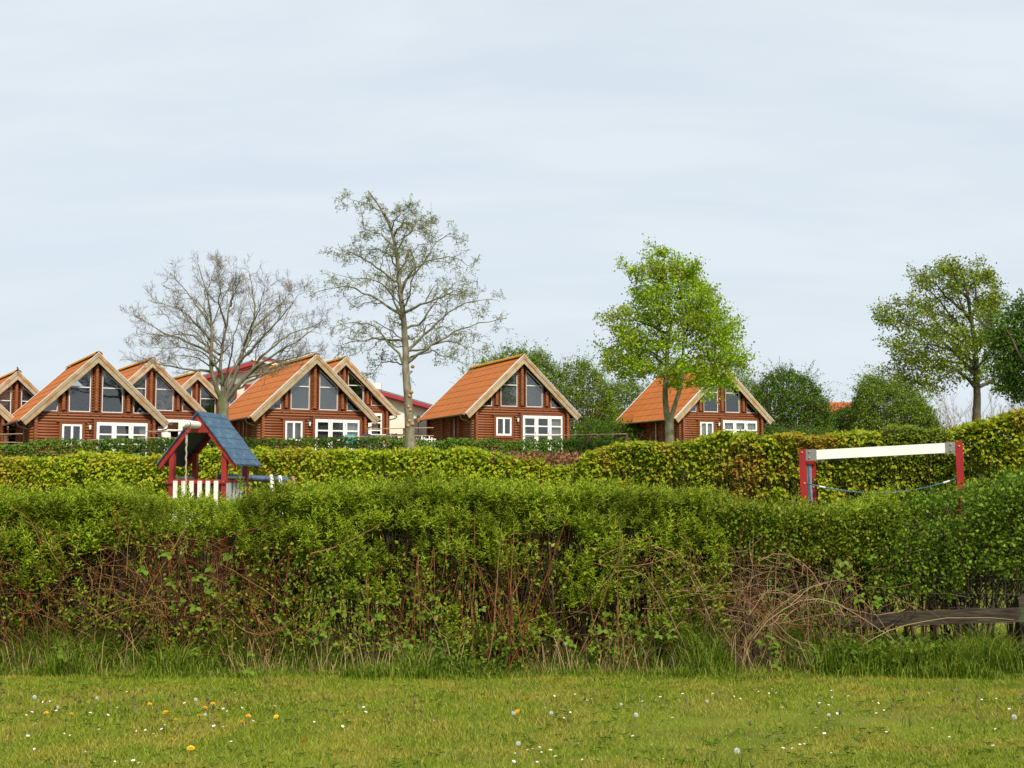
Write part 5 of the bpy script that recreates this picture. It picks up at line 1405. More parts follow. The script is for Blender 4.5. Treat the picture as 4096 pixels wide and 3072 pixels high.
chair(1455, 1737, 65.6, "chair with dark navy cushion under the cabin's right eave", "furniture_dark", -0.2, cush="cushion_navy")
table(1505, 1738, 66.5, "small white garden table right of the navy cushioned chair", "cloth_white", 0.9)
chair(1585, 1731, 68, "dark chair left of the tall sparse tree's trunk", "furniture_dark", 0.6)
table(1612, 1738, 68.5, "dark low table beside the tall sparse tree's trunk", "furniture_dark", 1.2)
chair(1655, 1728, 69, "dark chair right of the tall sparse tree's trunk", "furniture_dark", -0.6)
# low white picket fence left of the centre cabin
wp = at(1655, 1745, 70); wf_ = thing("picket_fence", "low white picket fence left of the centre cabin", "fence", (wp.x, 70, wp.z - 1.0))
for i in range(9):
    x = 0.14 * i; MB().box(x, x + 0.07, 0, 0.02, 0, 1.0 - 0.06 * (i % 3)).build("picket", "white_paint", wf_)
for z in (0.3, 0.8): MB().box(-0.05, 1.25, 0.021, 0.05, z, z + 0.06).build("rail", "white_paint", wf_)

# bird on the gable of the far left cabin
bp = at(71, 1482, 74.9)
bird = thing("bird", "small dark bird perched on the far left cabin's gable", "bird", (bp.x, bp.y, bp.z - 0.02), 2.2)
bd_ = MB(); bd_.tube([(-0.17, 0, 0.05), (-0.08, 0, 0.08), (0.0, 0, 0.12), (0.07, 0, 0.18), (0.10, 0, 0.215), (0.135, 0, 0.225), (0.17, 0, 0.22)], [0.012, 0.028, 0.055, 0.05, 0.036, 0.034, 0.006], 10)
bd_.build("body", "bird_black", bird, smooth=True)
for s in (-1, 1): MB().tube([(0.0, s * 0.02, 0.08), (0.005, s * 0.022, 0.0)], 0.006, 5).build("leg", "bird_black", bird)

# ------------------------------------------------------------------ near hedge: old fence inside it
FNX = lambda px, D=11.35: float(pxX(px, D))
fence = thing("wooden_fence", "old grey post-and-rail fence overgrown by the near hedge", "fence", (FNX(3330), 11.35, 0))
fo = Vector(fence.location)
def fpt(px, py, D): return at(px, py, D) - fo
def plank(pa, pb, h, name="rail"):
    n = 9; V, F = [], []
    for i in range(n + 1):
        p = pa + (pb - pa) * (i / n); j = 0.004 * math.sin(i * 2.3)
        V += [(p.x, p.y - 0.012, p.z - h / 2 + j), (p.x, p.y + 0.016, p.z - h / 2 + j), (p.x, p.y + 0.016, p.z + h / 2 + j * 0.6), (p.x, p.y - 0.012, p.z + h / 2 + j * 0.6)]
    for i in range(n):
        a, b = 4 * i, 4 * i + 4
        F += [(a, b, b + 1, a + 1), (a + 1, b + 1, b + 2, a + 2), (a + 2, b + 2, b + 3, a + 3), (a + 3, b + 3, b, a)]
    F += [(0, 1, 2, 3), (4 * n + 3, 4 * n + 2, 4 * n + 1, 4 * n)]
    return MB().add(V, F).build(name, "old_wood", fence)
plank(fpt(3338, 2484, 11.30), fpt(4200, 2454, 11.05), 0.125)
plank(fpt(1060, 2322, 11.75), fpt(1640, 2318, 11.75), 0.10)
plank(fpt(2200, 2300, 11.85), fpt(2700, 2298, 11.85), 0.10)
for px, py, D in ((4100, 2385, 11.2), (2992, 2285, 11.75), (1172, 2280, 11.95)):
    p = fpt(px, py, D)
    MB().box(p.x - 0.05, p.x + 0.05, p.y + 0.017, p.y + 0.11, -0.1, p.z).build("post", "old_wood", fence)
for k in range(7):
    z = 0.12 + 0.13 * k
    MB().tube([Vector((FNX(3700) - fo.x, 0.06, z)), Vector((FNX(4200) - fo.x, -0.14, z))], 0.0014, 4).build("wire", "wire", fence)
for k in range(9):
    x = FNX(3720 + 45 * k) - fo.x
    MB().tube([Vector((x, 0.05 - 0.02 * k, 0.02)), Vector((x, 0.05 - 0.02 * k, 0.92))], 0.0014, 4).build("wire", "wire", fence)

# ------------------------------------------------------------------ near hedge: shrubs, brambles, grass
HN = [(-520, 1965), (0, 1955), (150, 1985), (300, 1962), (420, 1950), (500, 1930), (600, 1945), (680, 1958), (800, 1966), (900, 1976), (980, 1974), (1060, 1952), (1200, 1928), (1500, 1922), (1700, 1914), (2000, 1926), (2400, 1926), (2650, 1938), (2780, 1962), (2900, 1974), (3100, 1992), (3300, 1996), (3450, 1982), (3600, 1972), (3750, 1952), (3850, 1925), (3950, 1890), (4096, 1850), (4600, 1835)]
_hpx = np.array([p[0] for p in HN], float); _hpy = np.array([p[1] for p in HN], float)
DN = 11.6
def ntop(x):
    return EYE + (HOR - np.interp(CX + np.asarray(x) / DN * FPX, _hpx, _hpy)) / FPX * DN - 0.15
def nx(px): return float(pxX(px, DN))

def make_shoot(nl, leaf, wid, length, open_):
    """upright shoot with spiralling leaves, unit template"""
    parts = []
    for i in range(nl):
        t = (i + 0.5) / nl; a = i * 2.4
        tilt = open_ * (1 - 0.55 * t)
        d = np.array([[math.cos(a) * math.sin(tilt), math.sin(a) * math.sin(tilt), math.cos(tilt)]])
        up_ = np.array([[-math.cos(a) * math.cos(tilt), -math.sin(a) * math.cos(tilt), math.sin(tilt)]])
        x = np.cross(d, up_); rot = np.stack([x, d, np.cross(x, d)], 2)
        L_ = leaf * (0.7 + 0.5 * math.sin(math.pi * min(1, t + 0.15)))
        parts.append(scatter(LANCE[0], LANCE[1], np.array([[0, 0, length * t]]), rot, np.array([[L_ * wid, L_, L_]])))
    return join(parts)
SHOOTS = [make_shoot(11, 0.050, 0.30, 0.11, 1.15), make_shoot(8, 0.044, 0.34, 0.07, 1.3), make_shoot(14, 0.054, 0.27, 0.16, 0.95), make_shoot(6, 0.040, 0.34, 0.05, 1.3)]
def zframes(d):
    d = d / np.linalg.norm(d, axis=1, keepdims=True); r = rng.normal(size=d.shape)
    x = np.cross(r, d); x /= np.linalg.norm(x, axis=1, keepdims=True); return np.stack([x, np.cross(d, x), d], 2)

def region(n, px0, px1, fz, y0=11.2, y1=12.3, front=1.5, edge=0.25):
    """points in the hedge between two pixels; fz(x, r) gives z from random r; ragged side edges"""
    x = nx(px0) + (nx(px1) - nx(px0)) * rng.random(n)
    y = y0 + (y1 - y0) * rng.random(n) ** front
    z = fz(x, rng.random(n))
    p = np.stack([x, y, z], 1)
    e = np.minimum(x - nx(px0), nx(px1) - x) / edge + 0.9 * (vnoise(p, 4, 9) - 0.5) * 2
    return p[e > 0.0]

def shoots_at(p, outward=0.55, scale=1.0):
    parts = []
    which = rng.integers(0, len(SHOOTS), len(p))
    for k in range(len(SHOOTS)):
        q = p[which == k]; n = len(q)
        if n == 0: continue
        d = np.stack([rng.normal(size=n) * 0.35, -outward * (0.3 + 0.7 * rng.random(n)), np.full(n, 1.0)], 1)
        sc = scale * (0.48 + 0.72 * rng.random(n))
        parts.append(scatter(SHOOTS[k][0], SHOOTS[k][1], q, zframes(d), sc))
    return join(parts)

def canes(n, px0, px1, y0, y1, zmax, arch, r, lean=0.5, zmin=0.0, spread=0.9, npt=9):
    """long arching canes rooted in the ground or hanging"""
    x = nx(px0) + (nx(px1) - nx(px0)) * rng.random(n); y = y0 + (y1 - y0) * rng.random(n)
    z0 = zmin * rng.random(n)
    ang = rng.normal(size=n) * lean; L_ = (0.45 + 0.75 * rng.random(n)) * spread
    s = np.linspace(0, 1, npt)[None]
    H = np.minimum(zmax(x) * (0.5 + 0.5 * rng.random(n)) - z0, 2.0)[:, None]
    P = np.zeros((n, npt, 3))
    rise = np.sin(np.pi * (0.5 + 0.35 * arch * rng.random((n, 1))) * s) ; rise = rise / rise.max(axis=1, keepdims=True)
    P[..., 0] = x[:, None] + np.sin(ang)[:, None] * L_[:, None] * (s + 0.4 * s * s)
    P[..., 1] = y[:, None] + rng.normal(size=(n, 1)) * 0.22 * s
    P[..., 2] = z0[:, None] + H * rise
    P += np.cumsum(rng.normal(size=P.shape) * 0.010, axis=1)
    P[..., 2] = np.maximum(P[..., 2], 0.01)
    rr = r * (0.6 + 0.8 * rng.random((n, 1)))
    return P, rr * (1 - 0.6 * s)

def cross_canes(n, px0, px1, z0, z1, r, npt=9):
    """fairly straight thin canes lying across one another at all angles"""
    x = nx(px0) + (nx(px1) - nx(px0)) * rng.random(n); y = 11.0 + 0.9 * rng.random(n); z = z0 + (z1 - z0) * rng.random(n)
    a = rng.normal(size=n) * 0.75 + np.where(rng.random(n) < 0.5, 0.9, -0.9); L_ = 0.25 + 0.55 * rng.random(n)
    s = np.linspace(-0.5, 0.5, npt)[None]
    P = np.zeros((n, npt, 3)); P[..., 0] = x[:, None] + (np.sin(a) * L_)[:, None] * s; P[..., 1] = y[:, None] + rng.normal(size=(n, 1)) * 0.15 * s
    P[..., 2] = z[:, None] + (np.cos(a) * L_)[:, None] * s - rng.normal(size=(n, 1)) * 0.25 * s * s
    P += np.cumsum(rng.normal(size=P.shape) * 0.006, axis=1); P[..., 2] = np.maximum(P[..., 2], 0.01)
    return P, r * (0.5 + 0.9 * rng.random((n, 1))) * (1 - 0.5 * (s + 0.5))

def stems(n, px0, px1, y0=11.35, y1=12.2, topf=0.93, lean=0.18, r=0.010, bias=0.0, bunch=0):
    if bunch:
        c = nx(px0) + (nx(px1) - nx(px0)) * rng.random(bunch); cy = y0 + (y1 - y0) * rng.random(bunch); k = rng.integers(0, bunch, n)
        x = c[k] + rng.normal(size=n) * 0.07; y = cy[k] + rng.normal(size=n) * 0.06
    else:
        x = nx(px0) + (nx(px1) - nx(px0)) * rng.random(n); y = y0 + (y1 - y0) * rng.random(n)
    s = np.linspace(0, 1, 8)[None]
    tx = x + (bias + rng.normal(size=n) * lean)
    tzv = ntop(np.clip(tx, nx(-520), nx(4600))) * topf * (0.72 + 0.28 * rng.random(n))
    P = np.zeros((n, 8, 3)); P[..., 0] = x[:, None] + (tx - x)[:, None] * s ** 0.9; P[..., 1] = y[:, None] + rng.normal(size=(n, 1)) * 0.12 * s; P[..., 2] = tzv[:, None] * s
    P += np.cumsum(rng.normal(size=P.shape) * 0.008, axis=1)
    R = r * (0.5 + 0.9 * rng.random((n, 1))) * (1 - 0.65 * s)
    return P, R

def plant(name, label, px, parts, cat="shrub", group=None):
    t = thing(name, label, cat, (nx(px), DN, 0), 0, group)
    finish_tree(t, parts)
    return t

def upper(lo, hi, pw=1.0, jit=0.05):
    return lambda x, r: ntop(x) + jit * (vnoise(np.stack([x, x * 0, x * 0], 1), 3.3, 2) - 0.4) * 2 - lo - (hi - lo) * r ** pw

# 1 willow hedge, centre
p = np.concatenate([region(4600, 1000, 2860, upper(0.0, 0.45, 1.25), front=1.2), region(3600, 1000, 2860, upper(0.2, 0.9, 1.2), y0=11.1, y1=11.8), region(3400, 1000, 2860, upper(-0.03, 0.10), y0=11.2, y1=12.35, front=1.0)])
p = p[vnoise(p, 3.2, 21) * 0.6 + vnoise(p, 8.0, 22) * 0.4 > np.clip(0.20 + (ntop(p[:, 0]) - p[:, 2] - 0.05) * 0.78, 0.2, 0.66)]
low = region(5200, 1000, 2860, lambda x, r: 0.12 + 0.95 * r, y0=11.05, y1=11.8); low = low[vnoise(low, 2.6, 33) * 0.65 + vnoise(low, 7.0, 34) * 0.35 > 0.60]
spr = region(130, 1000, 2860, upper(-0.10, 0.02), front=1.0)
wl = join([shoots_at(np.concatenate([p, low])), shoots_at(spr, outward=0.2, scale=1.1)])
A, RA = stems(340, 1000, 2860, r=0.011, bias=-0.08, bunch=46); B, RB = spawn(A, RA, 6, 5, 0.45, 0.32, 0.65, up=0.35, noise=0.03, tmin=0.3)
C_, RC = spawn(B, RB, 1, 3, 0.5, 0.5, 0.7, up=0.3, noise=0.03, tmin=0.2)
V, F = tubes([(A, RA, 5), (B, np.maximum(RB, 0.0028), 3), (C_, np.maximum(RC, 0.002), 3)])
G, RG = canes(90, 1000, 2860, 11.1, 12.0, lambda x: ntop(x) * 0.8, 1.2, 0.0042, lean=0.9)
G3, RG3 = cross_canes(260, 1000, 2860, 0.2, 1.15, 0.0036)
G2, RG2 = stems(150, 1000, 2860, y0=11.0, y1=11.7, r=0.0062, lean=0.28, topf=0.92, bunch=44)
V2, F2 = tubes([(G, RG, 4), (G2, RG2, 4), (G3, RG3, 4)])
lp_ = region(15000, 980, 2880, lambda x, r: 0.06 + 1.05 * r, y0=11.0, y1=12.2); lp_ = lp_[vnoise(lp_, 2.4, 35) * 0.6 + vnoise(lp_, 7.0, 36) * 0.4 > 0.44]
sc_ = 0.024 + 0.026 * rng.random(len(lp_))
fl2 = scatter(DIAMOND[0], DIAMOND[1], lp_, frames(rng.normal(size=lp_.shape)), np.stack([sc_ * 0.66, sc_, sc_], 1))
plant("willow_hedge", "long willow hedge with fresh light green shoots in the middle of the near hedge row", 1900, [("stems", V, F, "dark_twig", True, False), ("canes", V2, F2, "cane", True, False), ("foliage", wl[0], wl[1], "willow_leaf", True, False), ("undergrowth", fl2[0], fl2[1], "hawthorn_leaf", True, False)], "hedge")

# 2 willow shrub on the left end
p = np.concatenate([region(3100, -420, 560, upper(0.0, 0.45, 1.1)), region(1800, -420, 470, upper(0.25, 0.85, 1.1), y0=11.1, y1=11.8), region(1700, -420, 560, upper(-0.03, 0.1), front=1.0)])
p = p[vnoise(p, 3.2, 41) * 0.6 + vnoise(p, 8.0, 42) * 0.4 > np.clip(0.22 + (ntop(p[:, 0]) - p[:, 2] - 0.08) * 0.62, 0.2, 0.60)]
wl = shoots_at(p, scale=1.15)
A, RA = stems(140, -420, 560, r=0.010, bunch=16); B, RB = spawn(A, RA, 6, 5, 0.5, 0.3, 0.65, up=0.3, noise=0.03, tmin=0.3)
V, F = tubes([(A, RA, 5), (B, np.maximum(RB, 0.0028), 3)])
plant("willow_shrub", "leafy willow shrub at the left end of the near hedge row", 160, [("stems", V, F, "dark_twig", True, False), ("foliage", wl[0], wl[1], "willow_leaf", True, False)])

# 3 brown bramble thicket on the left
A, RA = canes(190, -180, 1080, 11.05, 12.1, lambda x: ntop(x) * 0.95, 0.7, 0.0040, lean=0.8)
A2, RA2 = cross_canes(420, -180, 1120, 0.05, 1.25, 0.0036)
B, RB = canes(90, -180, 1120, 11.0, 11.9, lambda x: 0.9 + 0 * x, 1.2, 0.0036, lean=1.5, zmin=0.7)
S_, RS_ = stems(260, 120, 1050, r=0.0075, lean=0.35, topf=0.9, bunch=30)
A, RA = np.concatenate([A, A2]), np.concatenate([RA, RA2])
C_, RC = spawn(np.concatenate([A[:, ::1], B]), np.concatenate([RA, RB]), 2, 4, 0.6, 0.30, 0.6, up=0.1, noise=0.04, tmin=0.3)
V, F = tubes([(A, RA, 4), (B, RB, 4), (C_, np.maximum(RC, 0.0018), 3)])
V0, F0 = tubes([(S_, RS_, 4)])
p = np.concatenate([region(2000, 420, 1060, upper(-0.03, 0.30, 1.1)), region(1500, 420, 1060, upper(0.15, 0.95, 1.1))]); p = p[vnoise(p, 3.4, 43) * 0.6 + vnoise(p, 8.0, 44) * 0.4 > np.clip(0.26 + (ntop(p[:, 0]) - p[:, 2] - 0.05) * 0.75, 0.2, 0.60)]
wl = shoots_at(p, scale=0.8)
lp_ = region(13500, -150, 1080, lambda x, r: 0.10 + 1.2 * r, y0=11.05, y1=12.0); lp_ = lp_[vnoise(lp_, 2.8, 47) > 0.47]
hl = scatter(DIAMOND[0], DIAMOND[1], lp_, frames(rng.normal(size=lp_.shape)), np.stack([np.full(len(lp_), 0.024), np.full(len(lp_), 0.036), np.full(len(lp_), 0.04)], 1))
plant("bramble_thicket", "tangled brown bramble thicket, nearly leafless, below the play tower on the left", 560, [("stems", V0, F0, "dark_twig", True, False), ("canes", V, F, "cane", True, False), ("shoots", wl[0], wl[1], "willow_leaf", True, False), ("leaves", hl[0], hl[1], "hawthorn_leaf", True, False)])

# 4 hawthorn stretch, right of centre
def clusters(p, k, leaf, spread):
    q = np.repeat(p, k, axis=0) + rng.normal(size=(len(p) * k, 3)) * spread
    d = rng.normal(size=q.shape); d[:, 2] += 0.5; d[:, 1] -= 0.4
    sc = leaf * (0.6 + 0.8 * rng.random(len(q)))
    return scatter(DIAMOND[0], DIAMOND[1], q, frames(d), np.stack([sc * 0.72, sc, sc], 1))
p = np.concatenate([region(3000, 2700, 3560, upper(0.0, 0.42, 1.1)), region(1700, 2700, 3560, upper(-0.03, 0.09), front=1.0), region(1800, 2700, 3560, upper(0.25, 1.1, 1.1))])
p = p[vnoise(p, 3.4, 51) * 0.6 + vnoise(p, 8.0, 52) * 0.4 > np.clip(0.22 + (ntop(p[:, 0]) - p[:, 2] - 0.1) * 0.6, 0.2, 0.58)]
hl = clusters(p, 8, 0.029, 0.038)
sp = region(420, 3150, 3560, upper(-0.06, 0.12), front=1.0); sp = np.concatenate([sp, region(120, 3380, 3640, upper(-0.14, 0.1), front=1.0)])
wl = shoots_at(sp, scale=0.85)
A, RA = stems(170, 2700, 3560, r=0.009, bunch=22); B, RB = spawn(A, RA, 6, 5, 0.6, 0.3, 0.65, up=0.25, noise=0.03, tmin=0.25); V, F = tubes([(A, RA, 5), (B, np.maximum(RB, 0.0026), 3)])
plant("hawthorn_hedge", "small-leaved hawthorn stretch of near hedge under the white beam frame", 3130, [("stems", V, F, "dark_twig", True, False), ("foliage", hl[0], hl[1], "hawthorn_leaf", True, False), ("willow_shoots", wl[0], wl[1], "willow_leaf", True, False)], "hedge")

# 5 pale dead cane tangle
A, RA = canes(120, 2680, 3400, 11.0, 11.8, lambda x: 1.1 + 0 * x, 0.9, 0.0040, lean=0.75)
A2, RA2 = cross_canes(240, 2620, 3420, 0.1, 1.0, 0.0036); A, RA = np.concatenate([A, A2]), np.concatenate([RA, RA2])
B, RB = canes(60, 2640, 3420, 10.95, 11.6, lambda x: 0.75 + 0 * x, 1.8, 0.0045, lean=1.6, zmin=0.5)
C_, RC = spawn(A, RA, 2, 4, 0.7, 0.3, 0.6, up=0.05, noise=0.05, tmin=0.3)
V, F = tubes([(A, RA, 4), (B, RB, 4), (C_, np.maximum(RC, 0.0018), 3)])
plant("dead_bramble", "pale straw-coloured tangle of dead bramble canes left of the fence rail", 3040, [("canes", V, F, "pale_cane", True, False)])

# 6 dark hawthorn on the right
p = np.concatenate([region(4900, 3400, 4520, upper(0.0, 1.05, 1.0), y0=11.15, y1=12.4, front=1.2, edge=0.35), region(1300, 3480, 4520, upper(-0.03, 0.12), front=1.0)])
p = p[(vnoise(p, 2.9, 61) > 0.32) & (p[:, 2] > 0.50 + 0.25 * vnoise(p, 3.0, 63))]
hl = clusters(p, 9, 0.033, 0.042)
A, RA = stems(165, 3450, 4520, r=0.013, bunch=14, lean=0.28); B, RB = spawn(A, RA, 8, 6, 0.8, 0.4, 0.6, up=0.1, noise=0.04, tmin=0.25); C_, RC = spawn(B, RB, 1, 4, 0.7, 0.5, 0.7, up=0.1, noise=0.04, tmin=0.2)
V, F = tubes([(A, RA, 5), (B, np.maximum(RB, 0.003), 3), (C_, np.maximum(RC, 0.002), 3)])
plant("hawthorn_shrub", "dense dark green hawthorn above the old fence rail at right", 3850, [("stems", V, F, "dark_twig", True, False), ("foliage", hl[0], hl[1], "hawthorn_dark", True, False)])

# 7 leafy brambles low in the hedge: every leaf of three leaflets
TRI = []
for a, L_ in ((0.0, 1.0), (1.35, 0.85), (-1.35, 0.85)):
    d = np.array([[math.sin(a), math.cos(a), 0.0]]); x = np.array([[math.cos(a), -math.sin(a), 0.0]])
    TRI.append(scatter(OVAL[0], OVAL[1], np.array([[math.sin(a) * 0.08, math.cos(a) * 0.08, 0.0]]), np.stack([x, d, np.array([[0, 0, 1.0]])], 2), np.array([[0.8 * L_, L_, L_]])))
TRIV, TRIF = join(TRI)
TRIM = mesh_np("bramble_leaf", TRIV, TRIF, "bramble_leaf")
def bramble(label, px, n, box, size=0.055):
    t = thing("bramble", label, "bramble", (nx(px), 11.2, 0), 0, "leafy brambles at the hedge foot")
    o = np.array(t.location)
    x0, x1, z0, z1 = box
    A, RA = canes(max(6, n // 6), px + x0, px + x1, 11.0, 11.4, lambda x: z1 + 0 * x, 1.6, 0.004, lean=0.9, spread=0.6)
    V, F = tubes([(A, RA, 4)]); finish_tree(t, [("canes", V, F, "cane", True, False)])
    from mathutils import Matrix
    for i in range(n):
        k = rng.integers(0, len(A)); j = rng.integers(2, A.shape[1])
        if rng.random() < 0.65: p = A[k, j] + rng.normal(size=3) * 0.05
        else: p = np.array([nx(px + x0 + (x1 - x0) * rng.random()), 10.98 + 0.3 * rng.random(), z0 + (z1 - z0) * rng.random()])
        p[2] = max(p[2], 0.05); p[1] = min(p[1], 11.3)
        d = np.array([[rng.normal() * 0.8, -0.6, -0.1 + rng.normal() * 0.35]]); nrm = np.array([[rng.normal() * 0.3, -0.75, 0.75]])
        d /= np.linalg.norm(d); xx = np.cross(d, nrm); xx /= np.linalg.norm(xx)
        rot = np.stack([xx[0], d[0], np.cross(xx, d)[0]], 1) * size * (0.6 + 0.7 * rng.random())
        ob = link("leaf", TRIM, t); ob.matrix_local = Matrix(np.vstack([np.hstack([rot, (p - o)[:, None]]), [0, 0, 0, 1]]).tolist())
    return t
bramble("leafy bramble in the middle of the hedge foot, left of centre", 1440, 110, (-330, 330, 0.22, 0.75))
bramble("leafy bramble low at the lawn's edge, just right of centre", 1860, 55, (-160, 160, 0.06, 0.40))
bramble("leafy bramble hanging in the brown thicket below the play tower", 760, 40, (-130, 200, 0.35, 1.0), 0.065)
bramble("few bramble leaves among the pale dead canes", 3210, 38, (-230, 230, 0.55, 1.0))
bramble("bramble patch at the foot of the hedge, far left third", 560, 55, (-220, 220, 0.03, 0.28))
bramble("bramble patch at the foot of the hedge under the hedge's centre right", 2420, 45, (-220, 220, 0.06, 0.5))
bramble("bramble patch left of the old fence rail's broken end", 3080, 45, (-160, 200, 0.04, 0.3))

# leaf litter and low weeds, long grass fringe
n = 26000
x = nx(-420) + (nx(4520) - nx(-420)) * rng.random(n); y = 10.62 + 0.85 * rng.random(n) ** 1.2 + 0.10 * np.sin(x * 2.7) - 0.30 * np.clip(vnoise(np.stack([x, x * 0, x * 0], 1), 2.6, 72) - 0.4, 0, 1)
clump = vnoise(np.stack([x, y, x * 0], 1), 2.4, 71); hgt = (0.08 + 0.16 * np.clip((x - nx(1900)) / 1.5, 0, 1) * np.clip(clump - 0.2, 0, 1) + 0.48 * np.clip(clump - 0.30, 0, 1) * (0.5 + rng.random(n))) * (0.55 + 0.45 * np.clip((y - 10.62) / 0.35, 0, 1))
k = rng.random(n) < 0.35 + 0.9 * clump
x, y, hgt = x[k], y[k], hgt[k]; n = len(x)
def blades(x, y, z, h, w, bend):
    n = len(x); a = rng.random(n) * 2 * np.pi; bx, by = np.cos(a) * bend * h, np.sin(a) * bend * h
    c = rng.random(n) * 2 * np.pi; wx, wy = np.cos(c) * w / 2, np.sin(c) * w / 2
    V = np.zeros((n, 5, 3))
    V[:, 0] = np.stack([x - wx, y - wy, z], 1); V[:, 1] = np.stack([x + wx, y + wy, z], 1)
    V[:, 2] = np.stack([x + wx * 0.8 + bx * 0.3, y + wy * 0.8 + by * 0.3, z + h * 0.6], 1); V[:, 3] = np.stack([x - wx * 0.8 + bx * 0.3, y - wy * 0.8 + by * 0.3, z + h * 0.6], 1)
    V[:, 4] = np.stack([x + bx, y + by, z + h * (1 - 0.25 * bend)], 1)
    b = np.arange(n) * 5
    T = np.stack([np.stack([b, b + 1, b + 2], 1), np.stack([b, b + 2, b + 3], 1), np.stack([b + 3, b + 2, b + 4], 1)], 1).reshape(-1, 3)
    return V.reshape(-1, 3), T
V, F = blades(x, y, np.zeros(n), hgt, 0.006 + 0.004 * rng.random(n), 0.25 + 0.55 * rng.random(n))
tag(link("long_grass", mesh_np("long_grass", V, F, "tall_blade")), "long uncut grass along the foot of the near hedge", "grass", kind="stuff")
n = 2600
x = nx(-420) + (nx(4520) - nx(-420)) * rng.random(n); y = 10.75 + 0.7 * rng.random(n)
k = vnoise(np.stack([x, y, x * 0], 1), 1.5, 75) > 0.52; x, y = x[k], y[k]; n = len(x)
V, F = blades(x, y, np.zeros(n), 0.10 + 0.42 * rng.random(n) ** 1.5, np.full(n, 0.005), 0.3 + 0.7 * rng.random(n))
tag(link("dry_grass", mesh_np("dry_grass", V, F, "dry_blade")), "dry straw stalks standing in the long grass at the hedge foot", "grass", kind="stuff")
# tall grass under and in front of the old rail
n = 5200
x = nx(3150) + (nx(4300) - nx(3150)) * rng.random(n); y = 10.72 + 0.62 * rng.random(n)
hg = (0.14 + 0.30 * rng.random(n)) * (0.45 + 0.85 * vnoise(np.stack([x, y, x * 0], 1), 2.2, 77))
V, F = blades(x, y, np.zeros(n), hg, 0.006 + 0.004 * rng.random(n), 0.2 + 0.6 * rng.random(n))
tag(link("rail_grass", mesh_np("rail_grass", V, F, "tall_blade")), "tall green grass growing under the old fence rail", "grass", kind="stuff")
# low weeds: small broad leaves
n = 3000
p = np.stack([nx(-420) + (nx(4520) - nx(-420)) * rng.random(n), 10.7 + 0.8 * rng.random(n), 0.02 + 0.24 * rng.random(n) ** 1.3], 1); p = p[vnoise(p * np.array([1, 1, 0.3]), 1.6, 79) > 0.60]
hl = clusters(p, 5, 0.042, 0.035)
tag(link("ground_weeds", mesh_np("ground_weeds", hl[0], hl[1], "bramble_leaf")), "low broad-leaved weeds in the shade of the near hedge", "weeds", kind="stuff")

# ------------------------------------------------------------------ lawn
def lawn(n, y0, y1, h0, h1, w, name, m, label):
    y = y0 + (y1 - y0) * rng.random(n); half = y * 0.43 + 1.2; x = (rng.random(n) * 2 - 1) * half
    z = 0.018 * (vnoise(np.stack([x, y, x * 0], 1), 0.8) - 0.5) - 0.002
    h = h0 + (h1 - h0) * rng.random(n) * (0.5 + vnoise(np.stack([x, y, x * 0], 1), 3.0, 81))
    a = rng.random(n) * 2 * np.pi; bend = 0.3 + 0.9 * rng.random(n); c = rng.random(n) * 2 * np.pi; ww = w * (0.7 + 0.6 * rng.random(n))
    V = np.zeros((n, 3, 3)); V[:, 0] = np.stack([x - np.cos(c) * ww, y - np.sin(c) * ww, z], 1); V[:, 1] = np.stack([x + np.cos(c) * ww, y + np.sin(c) * ww, z], 1)
    V[:, 2] = np.stack([x + np.cos(a) * bend * h, y + np.sin(a) * bend * h, z + h], 1)
    return tag(link(name, mesh_np(name, V.reshape(-1, 3), np.arange(n * 3).reshape(-1, 3), m)), label, "grass", kind="stuff")
lawn(222000, 6.4, 11.1, 0.014, 0.038, 0.0030, "lawn_grass", "blade", "short mown lawn grass in the foreground")
lawn(40000, 12.2, 17.0, 0.02, 0.07, 0.006, "playground_grass", "blade", "playground grass seen through gaps of the near hedge")

# broad-leaved weed rosettes and taller tufts in the lawn
nr = 750
yv = 7.0 + 3.6 * rng.random(nr); xv = (rng.random(nr) * 2 - 1) * (yv * 0.42)
k = vnoise(np.stack([xv, yv, xv * 0], 1), 1.7, 91) > 0.50 - 0.10 * (xv < -0.8); xv, yv = xv[k], yv[k]
q = np.repeat(np.stack([xv, yv, np.full(len(xv), 0.012)], 1), 7, axis=0); a = rng.random(len(q)) * 2 * np.pi
d = np.stack([np.cos(a), np.sin(a), 0.35 + 0.3 * rng.random(len(q))], 1); d /= np.linalg.norm(d, axis=1, keepdims=True)
up_ = np.tile(np.array([[0.0, 0.0, 1.0]]), (len(q), 1)); xx = np.cross(d, up_); xx /= np.linalg.norm(xx, axis=1, keepdims=True)
sc = 0.034 * (0.5 + 0.9 * rng.random(len(q)))
V, F = scatter(LANCE[0], LANCE[1], q, np.stack([xx, d, np.cross(xx, d)], 2), np.stack([sc * 0.32, sc, sc], 1))
tag(link("lawn_weeds", mesh_np("lawn_weeds", V, F, "bramble_leaf")), "flat weed rosettes scattered through the mown lawn", "weeds", kind="stuff")
nr = 9000
yv = 6.8 + 3.9 * rng.random(nr); xv = (rng.random(nr) * 2 - 1) * (yv * 0.42)
k = vnoise(np.stack([xv, yv, xv * 0], 1), 3.4, 93) > 0.74; xv, yv = xv[k], yv[k]
V, F = blades(xv, yv, np.zeros(len(xv)), 0.04 + 0.055 * rng.random(len(xv)), np.full(len(xv), 0.006), 0.3 + 0.6 * rng.random(len(xv)))
tag(link("grass_tufts", mesh_np("grass_tufts", V, F, "tall_blade")), "slightly longer darker grass tufts left standing in the lawn", "grass", kind="stuff")

